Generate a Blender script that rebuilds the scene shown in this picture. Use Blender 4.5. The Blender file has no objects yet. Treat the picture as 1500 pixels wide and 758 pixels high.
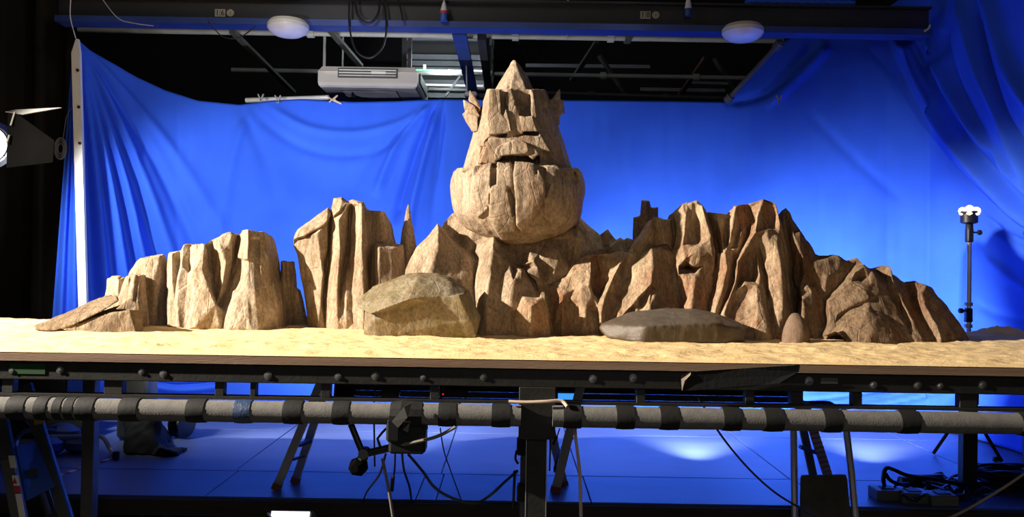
import bpy, bmesh, math, random
import numpy as np
from mathutils import Vector, Matrix

random.seed(7)
RNG = np.random.RandomState(11)
SC = bpy.context.scene
COL = SC.collection
PI = math.pi

# ------------------------------------------------------------------ camera
FPX = 1180.0
PITCH = math.atan(11 / FPX)
ROLL = math.radians(0.9)
EYE = Vector((0, 0, 1.7))
FWD = Vector((0, math.cos(PITCH), math.sin(PITCH)))
_r0 = Vector((1, 0, 0)); _u0 = _r0.cross(FWD)
RIGHT = _r0 * math.cos(ROLL) + _u0 * math.sin(ROLL)
UP = _u0 * math.cos(ROLL) - _r0 * math.sin(ROLL)
cam_data = bpy.data.cameras.new('camera')
cam_data.sensor_width = 36.0
cam_data.lens = FPX / 1500 * 36.0
cam_data.clip_start = 0.05
cam = bpy.data.objects.new('camera', cam_data); COL.objects.link(cam)
cam.matrix_world = Matrix(((RIGHT.x, UP.x, -FWD.x, EYE.x), (RIGHT.y, UP.y, -FWD.y, EYE.y),
                           (RIGHT.z, UP.z, -FWD.z, EYE.z), (0, 0, 0, 1)))
SC.camera = cam


def P(px, py, Y):
    """world point seen at photo pixel (px, py) at distance Y down the room"""
    d = FWD + RIGHT * ((px - 750) / FPX) + UP * ((379 - py) / FPX)
    return EYE + d * (Y / d.y)


def PX(px, Y, z):
    """world point at column px, distance Y, height z"""
    a = P(px, 300, Y); b = P(px, 600, Y)
    t = (z - a.z) / (b.z - a.z)
    return a + (b - a) * t


# ------------------------------------------------------------------ world, lights, exposure
W = bpy.data.worlds.new('world'); SC.world = W; W.use_nodes = True
W.node_tree.nodes['Background'].inputs[0].default_value = (0.75, 0.85, 1.0, 1)
W.node_tree.nodes['Background'].inputs[1].default_value = 0.045
SC.view_settings.view_transform = 'Standard'
SC.view_settings.look = 'None'
SC.view_settings.gamma = 1.0
SC.view_settings.use_curve_mapping = False
SC.view_settings.exposure = 0.0


def spot(name, loc, target, power, angle, blend, size, color):
    l = bpy.data.lights.new(name, 'SPOT'); l.energy = power; l.spot_size = math.radians(angle)
    l.spot_blend = blend; l.shadow_soft_size = size; l.color = color
    o = bpy.data.objects.new(name, l); COL.objects.link(o); o.location = loc
    o.rotation_euler = (Vector(target) - Vector(loc)).to_track_quat('-Z', 'Y').to_euler()
    return o


def area(name, loc, target, power, size, color):
    l = bpy.data.lights.new(name, 'AREA'); l.energy = power; l.size = size; l.color = color
    o = bpy.data.objects.new(name, l); COL.objects.link(o); o.location = loc
    o.rotation_euler = (Vector(target) - Vector(loc)).to_track_quat('-Z', 'Y').to_euler()
    return o


BLUEL = (0.88, 0.94, 1.0)
spot('key_lamp', (-7.8, 2.3, 4.8), (-0.4, 4.5, 0.95), 10800, 34, 0.4, 0.07, (1.0, 0.885, 0.74))
spot('backdrop_lamp_right', (2.4, 5.35, 0.55), (2.95, 6.75, 1.0), 440, 88, 0.6, 0.10, BLUEL)
spot('backdrop_lamp_centre_right', (1.25, 5.35, 0.55), (1.55, 7.1, 1.0), 430, 88, 0.6, 0.10, BLUEL)
spot('backdrop_lamp_middle', (-0.7, 5.35, 0.55), (-0.7, 7.1, 1.45), 275, 106, 0.6, 0.10, BLUEL)
spot('backdrop_lamp_left', (-1.7, 5.5, 0.6), (-2.2, 7.0, 1.4), 70, 110, 0.7, 0.06, BLUEL)
spot('edge_lamp', (-3.50, 5.42, 2.42), (-2.6, 6.6, 1.7), 190, 110, 0.6, 0.06, (0.95, 0.97, 1.0))
spot('floor_lamp_overhead', (1.0, 6.0, 4.3), (0.3, 5.6, 0.4), 115, 62, 0.7, 0.3, (1.0, 0.96, 0.90))
spot('ac_underside_fill', (-2.5, -1.0, 0.9), (-1.3, 7.7, 3.35), 1100, 13, 0.6, 0.1, (0.82, 0.84, 1.0))  # added fill for the air conditioner's underside, no real lamp stands here
area('front_fill', (0.5, -1.2, 4.0), (0.0, 4.6, 1.4), 30, 2.5, (1.0, 0.9, 0.78))
area('house_lamp', (-1.6, 4.6, 4.9), (-1.6, 8.0, 3.6), 16, 0.6, (1.0, 0.95, 0.86))

# ------------------------------------------------------------------ materials
MATS = {}


def mat(name, color, rough=0.7, metal=0.0, color2=None, scale=6.0, bump=0.0, bscale=60.0, emit=None, estr=1.0,
        stretch=(1, 1, 1), spec=0.5):
    if name in MATS: return MATS[name]
    m = bpy.data.materials.new(name); m.use_nodes = True
    nt = m.node_tree; b = nt.nodes['Principled BSDF']
    b.inputs['Roughness'].default_value = rough; b.inputs['Metallic'].default_value = metal
    b.inputs['Specular IOR Level'].default_value = spec
    b.inputs['Base Color'].default_value = (*color, 1)
    if emit:
        b.inputs['Emission Color'].default_value = (*emit, 1); b.inputs['Emission Strength'].default_value = estr
    tc = nt.nodes.new('ShaderNodeTexCoord'); mp = nt.nodes.new('ShaderNodeMapping')
    mp.inputs['Scale'].default_value = stretch
    nt.links.new(tc.outputs['Object'], mp.inputs['Vector'])
    if color2 is None:
        color2 = tuple(c * 0.8 for c in color)
    n = nt.nodes.new('ShaderNodeTexNoise'); n.inputs['Scale'].default_value = scale; n.inputs['Detail'].default_value = 5
    nt.links.new(mp.outputs['Vector'], n.inputs['Vector'])
    r = nt.nodes.new('ShaderNodeValToRGB')
    r.color_ramp.elements[0].position = 0.35; r.color_ramp.elements[1].position = 0.68
    r.color_ramp.elements[0].color = (*color2, 1); r.color_ramp.elements[1].color = (*color, 1)
    nt.links.new(n.outputs['Fac'], r.inputs['Fac']); nt.links.new(r.outputs['Color'], b.inputs['Base Color'])
    if bump:
        n2 = nt.nodes.new('ShaderNodeTexNoise'); n2.inputs['Scale'].default_value = bscale; n2.inputs['Detail'].default_value = 6
        nt.links.new(mp.outputs['Vector'], n2.inputs['Vector'])
        bp = nt.nodes.new('ShaderNodeBump'); bp.inputs['Strength'].default_value = bump; bp.inputs['Distance'].default_value = 0.01
        nt.links.new(n2.outputs['Fac'], bp.inputs['Height']); nt.links.new(bp.outputs['Normal'], b.inputs['Normal'])
    MATS[name] = m
    return m


def rockmat(name, cols, streak=0.25, rough=0.85, bump=0.85, spec=0.2, speck=0.42, st_f=0.8):
    """painted-rock material: three pigments mixed by broad and by vertically streaked noise, fine speckle and relief"""
    m = bpy.data.materials.new(name); m.use_nodes = True
    nt = m.node_tree; N = nt.nodes; L = nt.links; b = N['Principled BSDF']
    b.inputs['Roughness'].default_value = rough; b.inputs['Specular IOR Level'].default_value = spec
    tc = N.new('ShaderNodeTexCoord')

    def noise(scale, stretch, detail=6, rough_=0.6):
        mp = N.new('ShaderNodeMapping'); mp.inputs['Scale'].default_value = stretch
        L.new(tc.outputs['Object'], mp.inputs['Vector'])
        n = N.new('ShaderNodeTexNoise'); n.inputs['Scale'].default_value = scale
        n.inputs['Detail'].default_value = detail; n.inputs['Roughness'].default_value = rough_
        L.new(mp.outputs['Vector'], n.inputs['Vector']); return n.outputs['Fac']

    def ramp(fac, p0, p1, c0, c1):
        r = N.new('ShaderNodeValToRGB'); e = r.color_ramp.elements
        e[0].position = p0; e[1].position = p1; e[0].color = (*c0, 1); e[1].color = (*c1, 1)
        L.new(fac, r.inputs['Fac']); return r.outputs['Color']

    def mix(fac, a, c, mode='MIX', f=1.0):
        x = N.new('ShaderNodeMix'); x.data_type = 'RGBA'; x.blend_type = mode
        if fac is None: x.inputs[0].default_value = f
        else: L.new(fac, x.inputs[0])
        L.new(a, x.inputs[6]); L.new(c, x.inputs[7]); return x.outputs[2]
    base = ramp(noise(5.0, (1, 1, 0.7)), 0.38, 0.62, cols[0], cols[1])
    third = N.new('ShaderNodeRGB'); third.outputs[0].default_value = (*cols[2], 1)
    f3 = ramp(noise(7.0, (1.0, 1.0, streak), 7), 0.5, 0.68, (0, 0, 0), (1, 1, 1))
    c = mix(f3, base, third.outputs[0])
    sp = ramp(noise(70, (1, 1, 0.6), 4, 0.7), 0.35, 0.65, (1 - speck, 1 - speck, 1 - speck), (1.1, 1.1, 1.1))
    c = mix(None, c, sp, 'MULTIPLY', 1.0)
    st = ramp(noise(26, (1, 1, 0.12), 5), 0.35, 0.62, (0.66, 0.64, 0.6), (1.08, 1.08, 1.08))
    c = mix(None, c, st, 'MULTIPLY', st_f)
    L.new(c, b.inputs['Base Color'])
    n1 = noise(40, (1, 1, 0.45), 8, 0.65); n2 = noise(170, (1, 1, 0.8), 3)
    vm = N.new('ShaderNodeMapping'); vm.inputs['Scale'].default_value = (1, 1, 0.55); L.new(tc.outputs['Object'], vm.inputs['Vector'])
    vo = N.new('ShaderNodeTexVoronoi'); vo.inputs['Scale'].default_value = 17; L.new(vm.outputs['Vector'], vo.inputs['Vector'])
    cr = N.new('ShaderNodeTexVoronoi'); cr.feature = 'DISTANCE_TO_EDGE'; cr.inputs['Scale'].default_value = 7; L.new(vm.outputs['Vector'], cr.inputs['Vector'])
    crm = N.new('ShaderNodeMapRange'); crm.inputs['From Max'].default_value = 0.035; L.new(cr.outputs['Distance'], crm.inputs['Value'])
    s1 = N.new('ShaderNodeMath'); s1.operation = 'MULTIPLY_ADD'; s1.inputs[1].default_value = 1.1; L.new(vo.outputs['Distance'], s1.inputs[0]); L.new(n1, s1.inputs[2])
    s2 = N.new('ShaderNodeMath'); s2.operation = 'MULTIPLY_ADD'; s2.inputs[1].default_value = 0.22; L.new(crm.outputs['Result'], s2.inputs[0]); L.new(s1.outputs[0], s2.inputs[2])
    n1 = s2.outputs[0]
    ad = N.new('ShaderNodeMath'); ad.operation = 'MULTIPLY_ADD'; ad.inputs[1].default_value = 0.35
    L.new(n2, ad.inputs[0]); L.new(n1, ad.inputs[2])
    bp = N.new('ShaderNodeBump'); bp.inputs['Strength'].default_value = bump; bp.inputs['Distance'].default_value = 0.012
    L.new(ad.outputs[0], bp.inputs['Height']); L.new(bp.outputs['Normal'], b.inputs['Normal'])
    MATS[name] = m
    return m


ROCK_L = rockmat('rock_cream', [(0.45, 0.335, 0.225), (0.58, 0.46, 0.335), (0.35, 0.28, 0.20)])
ROCK_T = rockmat('rock_tan', [(0.39, 0.28, 0.185), (0.51, 0.39, 0.275), (0.31, 0.23, 0.155)])
ROCK_H = rockmat('rock_head', [(0.39, 0.29, 0.20), (0.50, 0.39, 0.285), (0.39, 0.25, 0.16)], streak=0.4)
ROCK_R = rockmat('rock_red', [(0.38, 0.25, 0.155), (0.52, 0.385, 0.25), (0.36, 0.18, 0.10)])
ROCK_D = rockmat('rock_brown', [(0.25, 0.165, 0.10), (0.34, 0.235, 0.15), (0.24, 0.125, 0.07)])
ROCK_S = rockmat('rock_slab', [(0.20, 0.135, 0.075), (0.30, 0.22, 0.14), (0.15, 0.10, 0.055)], streak=1.0, rough=0.7)
ROCK_C = rockmat('rock_cone', [(0.19, 0.125, 0.085), (0.24, 0.165, 0.115), (0.17, 0.11, 0.07)], speck=0.2, st_f=0.1, bump=0.4)
ROCK_G = rockmat('rock_grey', [(0.085, 0.063, 0.042), (0.12, 0.092, 0.065), (0.085, 0.058, 0.034)], streak=0.7, rough=0.5, spec=0.4, bump=0.25, speck=0.2, st_f=0.15)
ROCK_O = rockmat('rock_olive', [(0.21, 0.155, 0.075), (0.29, 0.24, 0.165), (0.20, 0.165, 0.06)], streak=0.8, rough=0.6, spec=0.45, bump=0.5)
M_SAND = mat('sand', (0.86, 0.64, 0.34), 0.95, color2=(0.77, 0.55, 0.27), scale=9, bump=0.35, bscale=70, spec=0.1)
M_DRAPE = mat('blue_cloth', (0.03, 0.115, 0.74), 0.85, color2=(0.025, 0.10, 0.66), scale=3, bump=0.06, bscale=220, spec=0.2)
M_BLACKCLOTH = mat('black_cloth', (0.016, 0.014, 0.012), 0.95, scale=4, spec=0.05)
M_MATT = mat('matt_black', (0.004, 0.004, 0.004), 1.0, spec=0.0)
M_BOARD = mat('board_edge', (0.30, 0.19, 0.12), 0.7, color2=(0.20, 0.12, 0.075), scale=5, stretch=(0.3, 4, 6), bump=0.2)
M_BLACK = mat('black_steel', (0.012, 0.012, 0.011), 0.5, color2=(0.02, 0.018, 0.015), scale=18, bump=0.1)
M_BLACKPL = mat('black_plastic', (0.010, 0.010, 0.011), 0.45)
M_TAPE = mat('black_tape', (0.012, 0.012, 0.012), 0.75, bump=0.15, bscale=50, spec=0.3)
M_FOAM = mat('grey_foam', (0.17, 0.165, 0.155), 0.9, color2=(0.135, 0.13, 0.125), scale=30, bump=0.18, bscale=160, spec=0.1)
M_BOLT = mat('bolt_steel', (0.45, 0.45, 0.44), 0.35, 0.9)
M_FLOOR = mat('blue_floor', (0.095, 0.13, 0.27), 0.40, color2=(0.07, 0.10, 0.22), scale=2.6, bump=0.08, bscale=25, stretch=(0.5, 1.6, 1))
M_DARKWOOD = mat('dark_timber', (0.05, 0.04, 0.03), 0.8, color2=(0.02, 0.017, 0.013), scale=4, stretch=(0.3, 3, 3))
M_ALU = mat('aluminium', (0.42, 0.42, 0.41), 0.45, 0.55, bump=0.05)
M_ALUD = mat('dull_metal', (0.13, 0.13, 0.12), 0.5, 0.4)
M_CHROME = mat('chrome', (0.75, 0.76, 0.8), 0.3, 0.75)
M_BLUEPAINT = mat('blue_paint', (0.03, 0.10, 0.42), 0.5)
M_BLUEDK = mat('dark_blue_paint', (0.025, 0.055, 0.24), 0.5)
M_WHITE = mat('white_plastic', (0.72, 0.71, 0.68), 0.4, color2=(0.68, 0.67, 0.64))
M_CREAM = mat('cream_plastic', (0.68, 0.64, 0.57), 0.5, color2=(0.64, 0.60, 0.53))
M_PALE = mat('pale_lamp', (0.78, 0.78, 0.8), 0.25)
M_GREYPIPE = mat('grey_pipe', (0.36, 0.36, 0.35), 0.5)
M_DARKPIPE = mat('dark_pipe', (0.07, 0.07, 0.07), 0.6)
M_DARKBEAM = mat('dark_beam', (0.022, 0.022, 0.026), 0.6)
M_CEIL = mat('ceiling_black', (0.006, 0.006, 0.007), 0.95)
M_ROOFSHEET = mat('roof_sheet', (0.17, 0.18, 0.22), 0.5)
M_RED = mat('red_plastic', (0.5, 0.04, 0.05), 0.45)
M_ORANGE = mat('orange_rubber', (0.30, 0.10, 0.03), 0.7)
M_YELLOW = mat('yellow_tape', (0.6, 0.36, 0.05), 0.6)
M_GRILLE = mat('grille_grey', (0.10, 0.10, 0.105), 0.6)
M_CABLE = mat('black_rubber', (0.008, 0.008, 0.009), 0.5)
M_CABLEG = mat('grey_cable', (0.16, 0.14, 0.12), 0.6)
M_CABLEY = mat('buff_cable', (0.25, 0.19, 0.12), 0.6)
M_CREAMC = mat('cream_cable', (0.62, 0.47, 0.36), 0.6)
M_GLASS = mat('clear_plastic', (0.30, 0.30, 0.30), 0.3)
M_GREENTAPE = mat('green_paint', (0.01, 0.06, 0.01), 0.6)
M_BLUEWRAP = mat('blue_wrap', (0.02, 0.045, 0.11), 0.5, bump=0.4)
M_PLY = mat('grimy_board', (0.07, 0.065, 0.05), 0.8, color2=(0.04, 0.036, 0.028), scale=8, bump=0.2)
M_GREEN_T = mat('tube_green', (0.2, 0.5, 0.35), 0.4, emit=(0.22, 0.85, 0.42), estr=0.9)
M_WHITE_T = mat('tube_white', (0.9, 0.9, 0.9), 0.4, emit=(1.0, 0.88, 1.0), estr=3.0)
M_FOIL_GLOW = mat('foil_glow', (1, 0.95, 0.85), 0.3, emit=(1.0, 0.78, 0.48), estr=1.6)  # crumpled foil catching light; the brightness is put in as emission
M_LENS = mat('lamp_lens', (1, 1, 1), 0.3, emit=(0.92, 0.95, 1.0), estr=3.0)
M_FLOOD = mat('flood_face', (1, 1, 1), 0.3, emit=(1.0, 0.90, 0.80), estr=1.3)
M_SCREEN = mat('screen_blue', (0.02, 0.1, 0.5), 0.3, emit=(0.05, 0.32, 1.0), estr=1.1)
M_LED = mat('red_led', (0.5, 0, 0), 0.3, emit=(1, 0.02, 0.02), estr=1.0)
M_SIGN = mat('sign_plate', (0.36, 0.34, 0.28), 0.6)
M_INK = mat('sign_ink', (0.01, 0.01, 0.01), 0.6)

# ------------------------------------------------------------------ object helpers
ORG = {}


def tag(o, label=None, cat=None, group=None, kind=None):
    if label: o['label'] = label
    if cat: o['category'] = cat
    if group: o['group'] = group
    if kind: o['kind'] = kind
    return o


def thing(name, loc, label, cat, group=None):
    o = bpy.data.objects.new(name, None); COL.objects.link(o); o.location = loc
    o.empty_display_size = 0.1
    ORG[o.name] = Vector(loc)
    return tag(o, label, cat, group)


def mkobj(name, V, F, m, parent=None, smooth=False):
    V = np.asarray(V, dtype=np.float64).reshape(-1, 3)
    if parent is not None:
        o0 = ORG[parent.name]
    else:
        mn = V.min(0); mx = V.max(0); o0 = Vector(((mn[0] + mx[0]) / 2, (mn[1] + mx[1]) / 2, mn[2]))
    V = V - np.array(o0)
    me = bpy.data.meshes.new(name)
    if isinstance(F, np.ndarray):
        k = F.shape[1]
        me.vertices.add(len(V)); me.vertices.foreach_set('co', V.astype(np.float32).ravel())
        me.loops.add(F.size); me.loops.foreach_set('vertex_index', F.astype(np.int32).ravel())
        me.polygons.add(len(F)); me.polygons.foreach_set('loop_start', np.arange(0, F.size, k, dtype=np.int32))
        me.update(calc_edges=True); me.validate()
    else:
        me.from_pydata([tuple(v) for v in V], [], F)
    if smooth:
        me.polygons.foreach_set('use_smooth', np.ones(len(me.polygons), dtype=bool))
    me.materials.append(m)
    me.update()
    o = bpy.data.objects.new(name, me); COL.objects.link(o)
    if parent is None: o.location = o0
    else: o.parent = parent
    ORG[o.name] = Vector(o0)
    return o


class MB:
    """collects simple solids, then links them as one mesh"""
    def __init__(s): s.v = []; s.f = []

    def add(s, V, F):
        n = len(s.v); s.v += [tuple(v) for v in V]; s.f += [tuple(i + n for i in f) for f in F]; return s

    def box(s, c, d, R=None, bev=0.0):
        c = Vector(c); x, y, z = d[0] / 2, d[1] / 2, d[2] / 2
        if bev <= 0:
            V = [Vector((a * x, b * y, e * z)) for e in (-1, 1) for b in (-1, 1) for a in (-1, 1)]
            F = [(0, 2, 3, 1), (4, 5, 7, 6), (0, 1, 5, 4), (2, 6, 7, 3), (0, 4, 6, 2), (1, 3, 7, 5)]
            if R is not None: V = [R @ v for v in V]
            return s.add([c + v for v in V], F)
        pts = []
        for e in (-1, 1):
            for b in (-1, 1):
                for a in (-1, 1):
                    pts += [(a * (x - bev), b * (y - bev), e * z), (a * (x - bev), b * y, e * (z - bev)), (a * x, b * (y - bev), e * (z - bev))]
        V, F = hull_mesh(pts)
        V = [Vector(v) for v in V]
        if R is not None: V = [R @ v for v in V]
        return s.add([c + v for v in V], F)

    def bar(s, p, q, w, h=None, up=(0, 0, 1)):
        p = Vector(p); q = Vector(q); h = h or w; d = (q - p).normalized()
        u = Vector(up)
        if abs(d.dot(u)) > 0.98: u = Vector((0, 1, 0))
        a = d.cross(u).normalized() * (w / 2); b = a.cross(d).normalized() * (h / 2)
        V = [e + i * a + j * b for e in (p, q) for (i, j) in ((-1, -1), (1, -1), (1, 1), (-1, 1))]
        return s.add(V, [(0, 3, 2, 1), (4, 5, 6, 7), (0, 1, 5, 4), (1, 2, 6, 5), (2, 3, 7, 6), (3, 0, 4, 7)])

    def tube(s, pts, r, n=8, cap=True):
        pts = [Vector(p) for p in pts]
        rr = r if isinstance(r, (list, tuple)) else [r] * len(pts)
        V = []; F = []; prev = None
        for i, p in enumerate(pts):
            d = (pts[min(i + 1, len(pts) - 1)] - pts[max(i - 1, 0)]).normalized()
            if prev is None:
                u = Vector((0, 0, 1)) if abs(d.z) < 0.9 else Vector((1, 0, 0))
                a = d.cross(u).normalized()
            else:
                a = (prev - d * prev.dot(d)).normalized()
            prev = a; b = d.cross(a)
            for k in range(n):
                t = 2 * PI * k / n
                V.append(p + a * (math.cos(t) * rr[i]) + b * (math.sin(t) * rr[i]))
        for i in range(len(pts) - 1):
            for k in range(n):
                F.append((i * n + k, i * n + (k + 1) % n, (i + 1) * n + (k + 1) % n, (i + 1) * n + k))
        if cap:
            F.append(tuple(range(n - 1, -1, -1))); F.append(tuple(range((len(pts) - 1) * n, len(pts) * n)))
        return s.add(V, F)

    def lathe(s, prof, c, axis=(0, 0, 1), n=20):
        c = Vector(c); q = Vector((0, 0, 1)).rotation_difference(Vector(axis).normalized())
        V = []; F = []
        for (r, z) in prof:
            for k in range(n):
                t = 2 * PI * k / n
                V.append(c + q @ Vector((r * math.cos(t), r * math.sin(t), z)))
        m = len(prof)
        for i in range(m - 1):
            for k in range(n):
                F.append((i * n + k, i * n + (k + 1) % n, (i + 1) * n + (k + 1) % n, (i + 1) * n + k))
        F.append(tuple(range(n - 1, -1, -1))); F.append(tuple(range((m - 1) * n, m * n)))
        return s.add(V, F)

    def hull(s, pts):
        V, F = hull_mesh(pts); return s.add(V, F)

    def plate(s, pts, thick):
        """flat polygon (world points) given thickness along its own normal"""
        pts = [Vector(p) for p in pts]
        nrm = sum(((pts[i] - pts[0]).cross(pts[(i + 1) % len(pts)] - pts[0]) for i in range(len(pts))), Vector()).normalized()
        n = len(pts); V = [p + nrm * thick / 2 for p in pts] + [p - nrm * thick / 2 for p in pts]
        F = [tuple(range(n)), tuple(range(2 * n - 1, n - 1, -1))] + [(i, i + n, (i + 1) % n + n, (i + 1) % n) for i in range(n)]
        return s.add(V, F)

    def build(s, name, m, parent=None, smooth=False):
        o = mkobj(name, s.v, s.f, m, parent, False)
        if smooth:
            me = o.data
            me.polygons.foreach_set('use_smooth', np.ones(len(me.polygons), dtype=bool))
            me.set_sharp_from_angle(angle=math.radians(40))
        return o


def hull_mesh(pts):
    bm = bmesh.new()
    for p in pts: bm.verts.new(p)
    r = bmesh.ops.convex_hull(bm, input=bm.verts)
    junk = list({e for e in r['geom_interior'] + r['geom_unused'] if isinstance(e, bmesh.types.BMVert)})
    if junk: bmesh.ops.delete(bm, geom=junk, context='VERTS')
    bmesh.ops.recalc_face_normals(bm, faces=bm.faces)
    bm.verts.index_update()
    V = [v.co.copy() for v in bm.verts]; F = [tuple(v.index for v in f.verts) for f in bm.faces]
    bm.free()
    return V, F


def spline(pts, n=6):
    """Catmull-Rom through points"""
    pts = [Vector(p) for p in pts]; out = []
    for i in range(len(pts) - 1):
        p0 = pts[max(i - 1, 0)]; p1 = pts[i]; p2 = pts[i + 1]; p3 = pts[min(i + 2, len(pts) - 1)]
        for k in range(n):
            t = k / n
            out.append(0.5 * ((2 * p1) + (p2 - p0) * t + (2 * p0 - 5 * p1 + 4 * p2 - p3) * t * t + (3 * p1 - p0 - 3 * p2 + p3) * t ** 3))
    out.append(pts[-1])
    return out


# ------------------------------------------------------------------ numeric noise and implicit rocks
_LAT = RNG.rand(64, 64, 64).astype(np.float32)


def vnoise(X, Y, Z):
    xi = np.floor(X).astype(np.int64); yi = np.floor(Y).astype(np.int64); zi = np.floor(Z).astype(np.int64)
    fx = X - xi; fy = Y - yi; fz = Z - zi
    fx = fx * fx * (3 - 2 * fx); fy = fy * fy * (3 - 2 * fy); fz = fz * fz * (3 - 2 * fz)
    r = 0
    for a in (0, 1):
        for b in (0, 1):
            for c in (0, 1):
                w = (fx if a else 1 - fx) * (fy if b else 1 - fy) * (fz if c else 1 - fz)
                r = r + w * _LAT[(xi + a) % 64, (yi + b) % 64, (zi + c) % 64]
    return r * 2 - 1


def planes(pts):
    jr = random.Random(5)
    V, F = hull_mesh([Vector(p) + Vector((jr.uniform(-1, 1), jr.uniform(-1, 1), jr.uniform(-1, 1))) * 2e-4 for p in pts])
    c = sum(V, Vector()) / len(V); out = []
    for f in F:
        a, b, d = V[f[0]], V[f[1]], V[f[2]]
        n = (b - a).cross(d - a)
        if n.length < 1e-9: continue
        n.normalize()
        if n.dot(a - c) < 0: n = -n
        out.append((n.x, n.y, n.z, n.dot(a)))
    return np.array(out, dtype=np.float32), np.array([tuple(v) for v in V])


def surface_nets(F, org, h):
    S = F < 0
    nx, ny, nz = F.shape
    cnt = np.zeros((nx - 1, ny - 1, nz - 1), dtype=np.int8)
    off = [(a, b, c) for a in (0, 1) for b in (0, 1) for c in (0, 1)]
    for a, b, c in off:
        cnt += S[a:nx - 1 + a, b:ny - 1 + b, c:nz - 1 + c]
    act = np.argwhere((cnt > 0) & (cnt < 8))
    idx = -np.ones(cnt.shape, dtype=np.int64); idx[act[:, 0], act[:, 1], act[:, 2]] = np.arange(len(act))
    corner = np.stack([F[act[:, 0] + a, act[:, 1] + b, act[:, 2] + c] for a, b, c in off], 1)
    acc = np.zeros((len(act), 3)); n = np.zeros(len(act))
    for i in range(8):
        for j in range(i + 1, 8):
            d = np.array(off[j]) - np.array(off[i])
            if np.abs(d).sum() != 1: continue
            fi = corner[:, i]; fj = corner[:, j]; m = (fi < 0) != (fj < 0)
            t = np.where(m, fi / np.where(m, fi - fj, 1), 0)
            p = np.array(off[i])[None] + t[:, None] * d[None]
            acc += p * m[:, None]; n += m
    V = (act + acc / n[:, None]) * h + np.array(org)
    Q = []
    for ax in range(3):
        A = [slice(None)] * 3; B = [slice(None)] * 3
        A[ax] = slice(0, -1); B[ax] = slice(1, None)
        s0 = S[tuple(A)]; s1 = S[tuple(B)]
        e = np.argwhere(s0 != s1); sg = s0[e[:, 0], e[:, 1], e[:, 2]]
        o1, o2 = [(1, 2), (2, 0), (0, 1)][ax]
        ok = (e[:, o1] > 0) & (e[:, o2] > 0) & (e[:, o1] < F.shape[o1] - 1) & (e[:, o2] < F.shape[o2] - 1)
        e = e[ok]; sg = sg[ok]

        def cell(d1, d2):
            q = e.copy(); q[:, o1] -= d1; q[:, o2] -= d2
            return idx[q[:, 0], q[:, 1], q[:, 2]]
        q = np.stack([cell(1, 1), cell(0, 1), cell(0, 0), cell(1, 0)], 1)
        q[~sg] = q[~sg][:, ::-1]
        Q.append(q)
    return V, np.concatenate(Q)


ZB = 1.304     # rocks start a little under the sand


def col(xb0, xb1, xt0, xt1, yt0, yt1, Yf, dep, r=0.45, rt=None, yb=None, drop=2):
    """tapered faceted column from photo columns xb0..xb1 at its foot to xt0..xt1 at its top"""
    rt = r if rt is None else rt
    def foot(px, Y): return PX(px, Y, ZB) if yb is None else P(px, yb, Y)
    m = lambda a, b, t: a + (b - a) * t
    pts = [foot(xb0, Yf + dep * .38), foot(m(xb0, xb1, r), Yf), foot(xb1, Yf + dep * .45),
           foot(m(xb0, xb1, .8), Yf + dep), foot(m(xb0, xb1, .2), Yf + dep)]
    s = dep * .18
    pts += [P(xt0, yt0, Yf + s + dep * .3), P(m(xt0, xt1, rt), m(yt0, yt1, rt) + drop, Yf + s), P(xt1, yt1, Yf + s + dep * .35),
            P(m(xt0, xt1, .8), yt1 + 1, Yf + dep), P(m(xt0, xt1, .2), yt0 + 1, Yf + dep)]
    return pts


def peak(xa, ya, xb0, xb1, Yf, dep, r=0.5, yb=None, ya_w=2, back=0.5):
    def foot(px, Y): return PX(px, Y, ZB) if yb is None else P(px, yb, Y)
    m = xb0 + (xb1 - xb0) * r
    A = Yf + dep * back
    return [foot(xb0, Yf + dep * .45), foot(m, Yf), foot(xb1, Yf + dep * .5), foot(xb1 - 8, Yf + dep), foot(xb0 + 8, Yf + dep),
            P(xa - ya_w, ya + 1, A), P(xa + ya_w, ya + 1, A), P(xa, ya, A + .01)]


def blob(c, r):
    return ('E', Vector(c), Vector(r))


def win(poly, Y0, Y1):
    """prism through a photo-outlined window from distance Y0 to Y1"""
    return [P(x, y, Y0) for x, y in poly] + [P(x, y, Y1) for x, y in poly]


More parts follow.
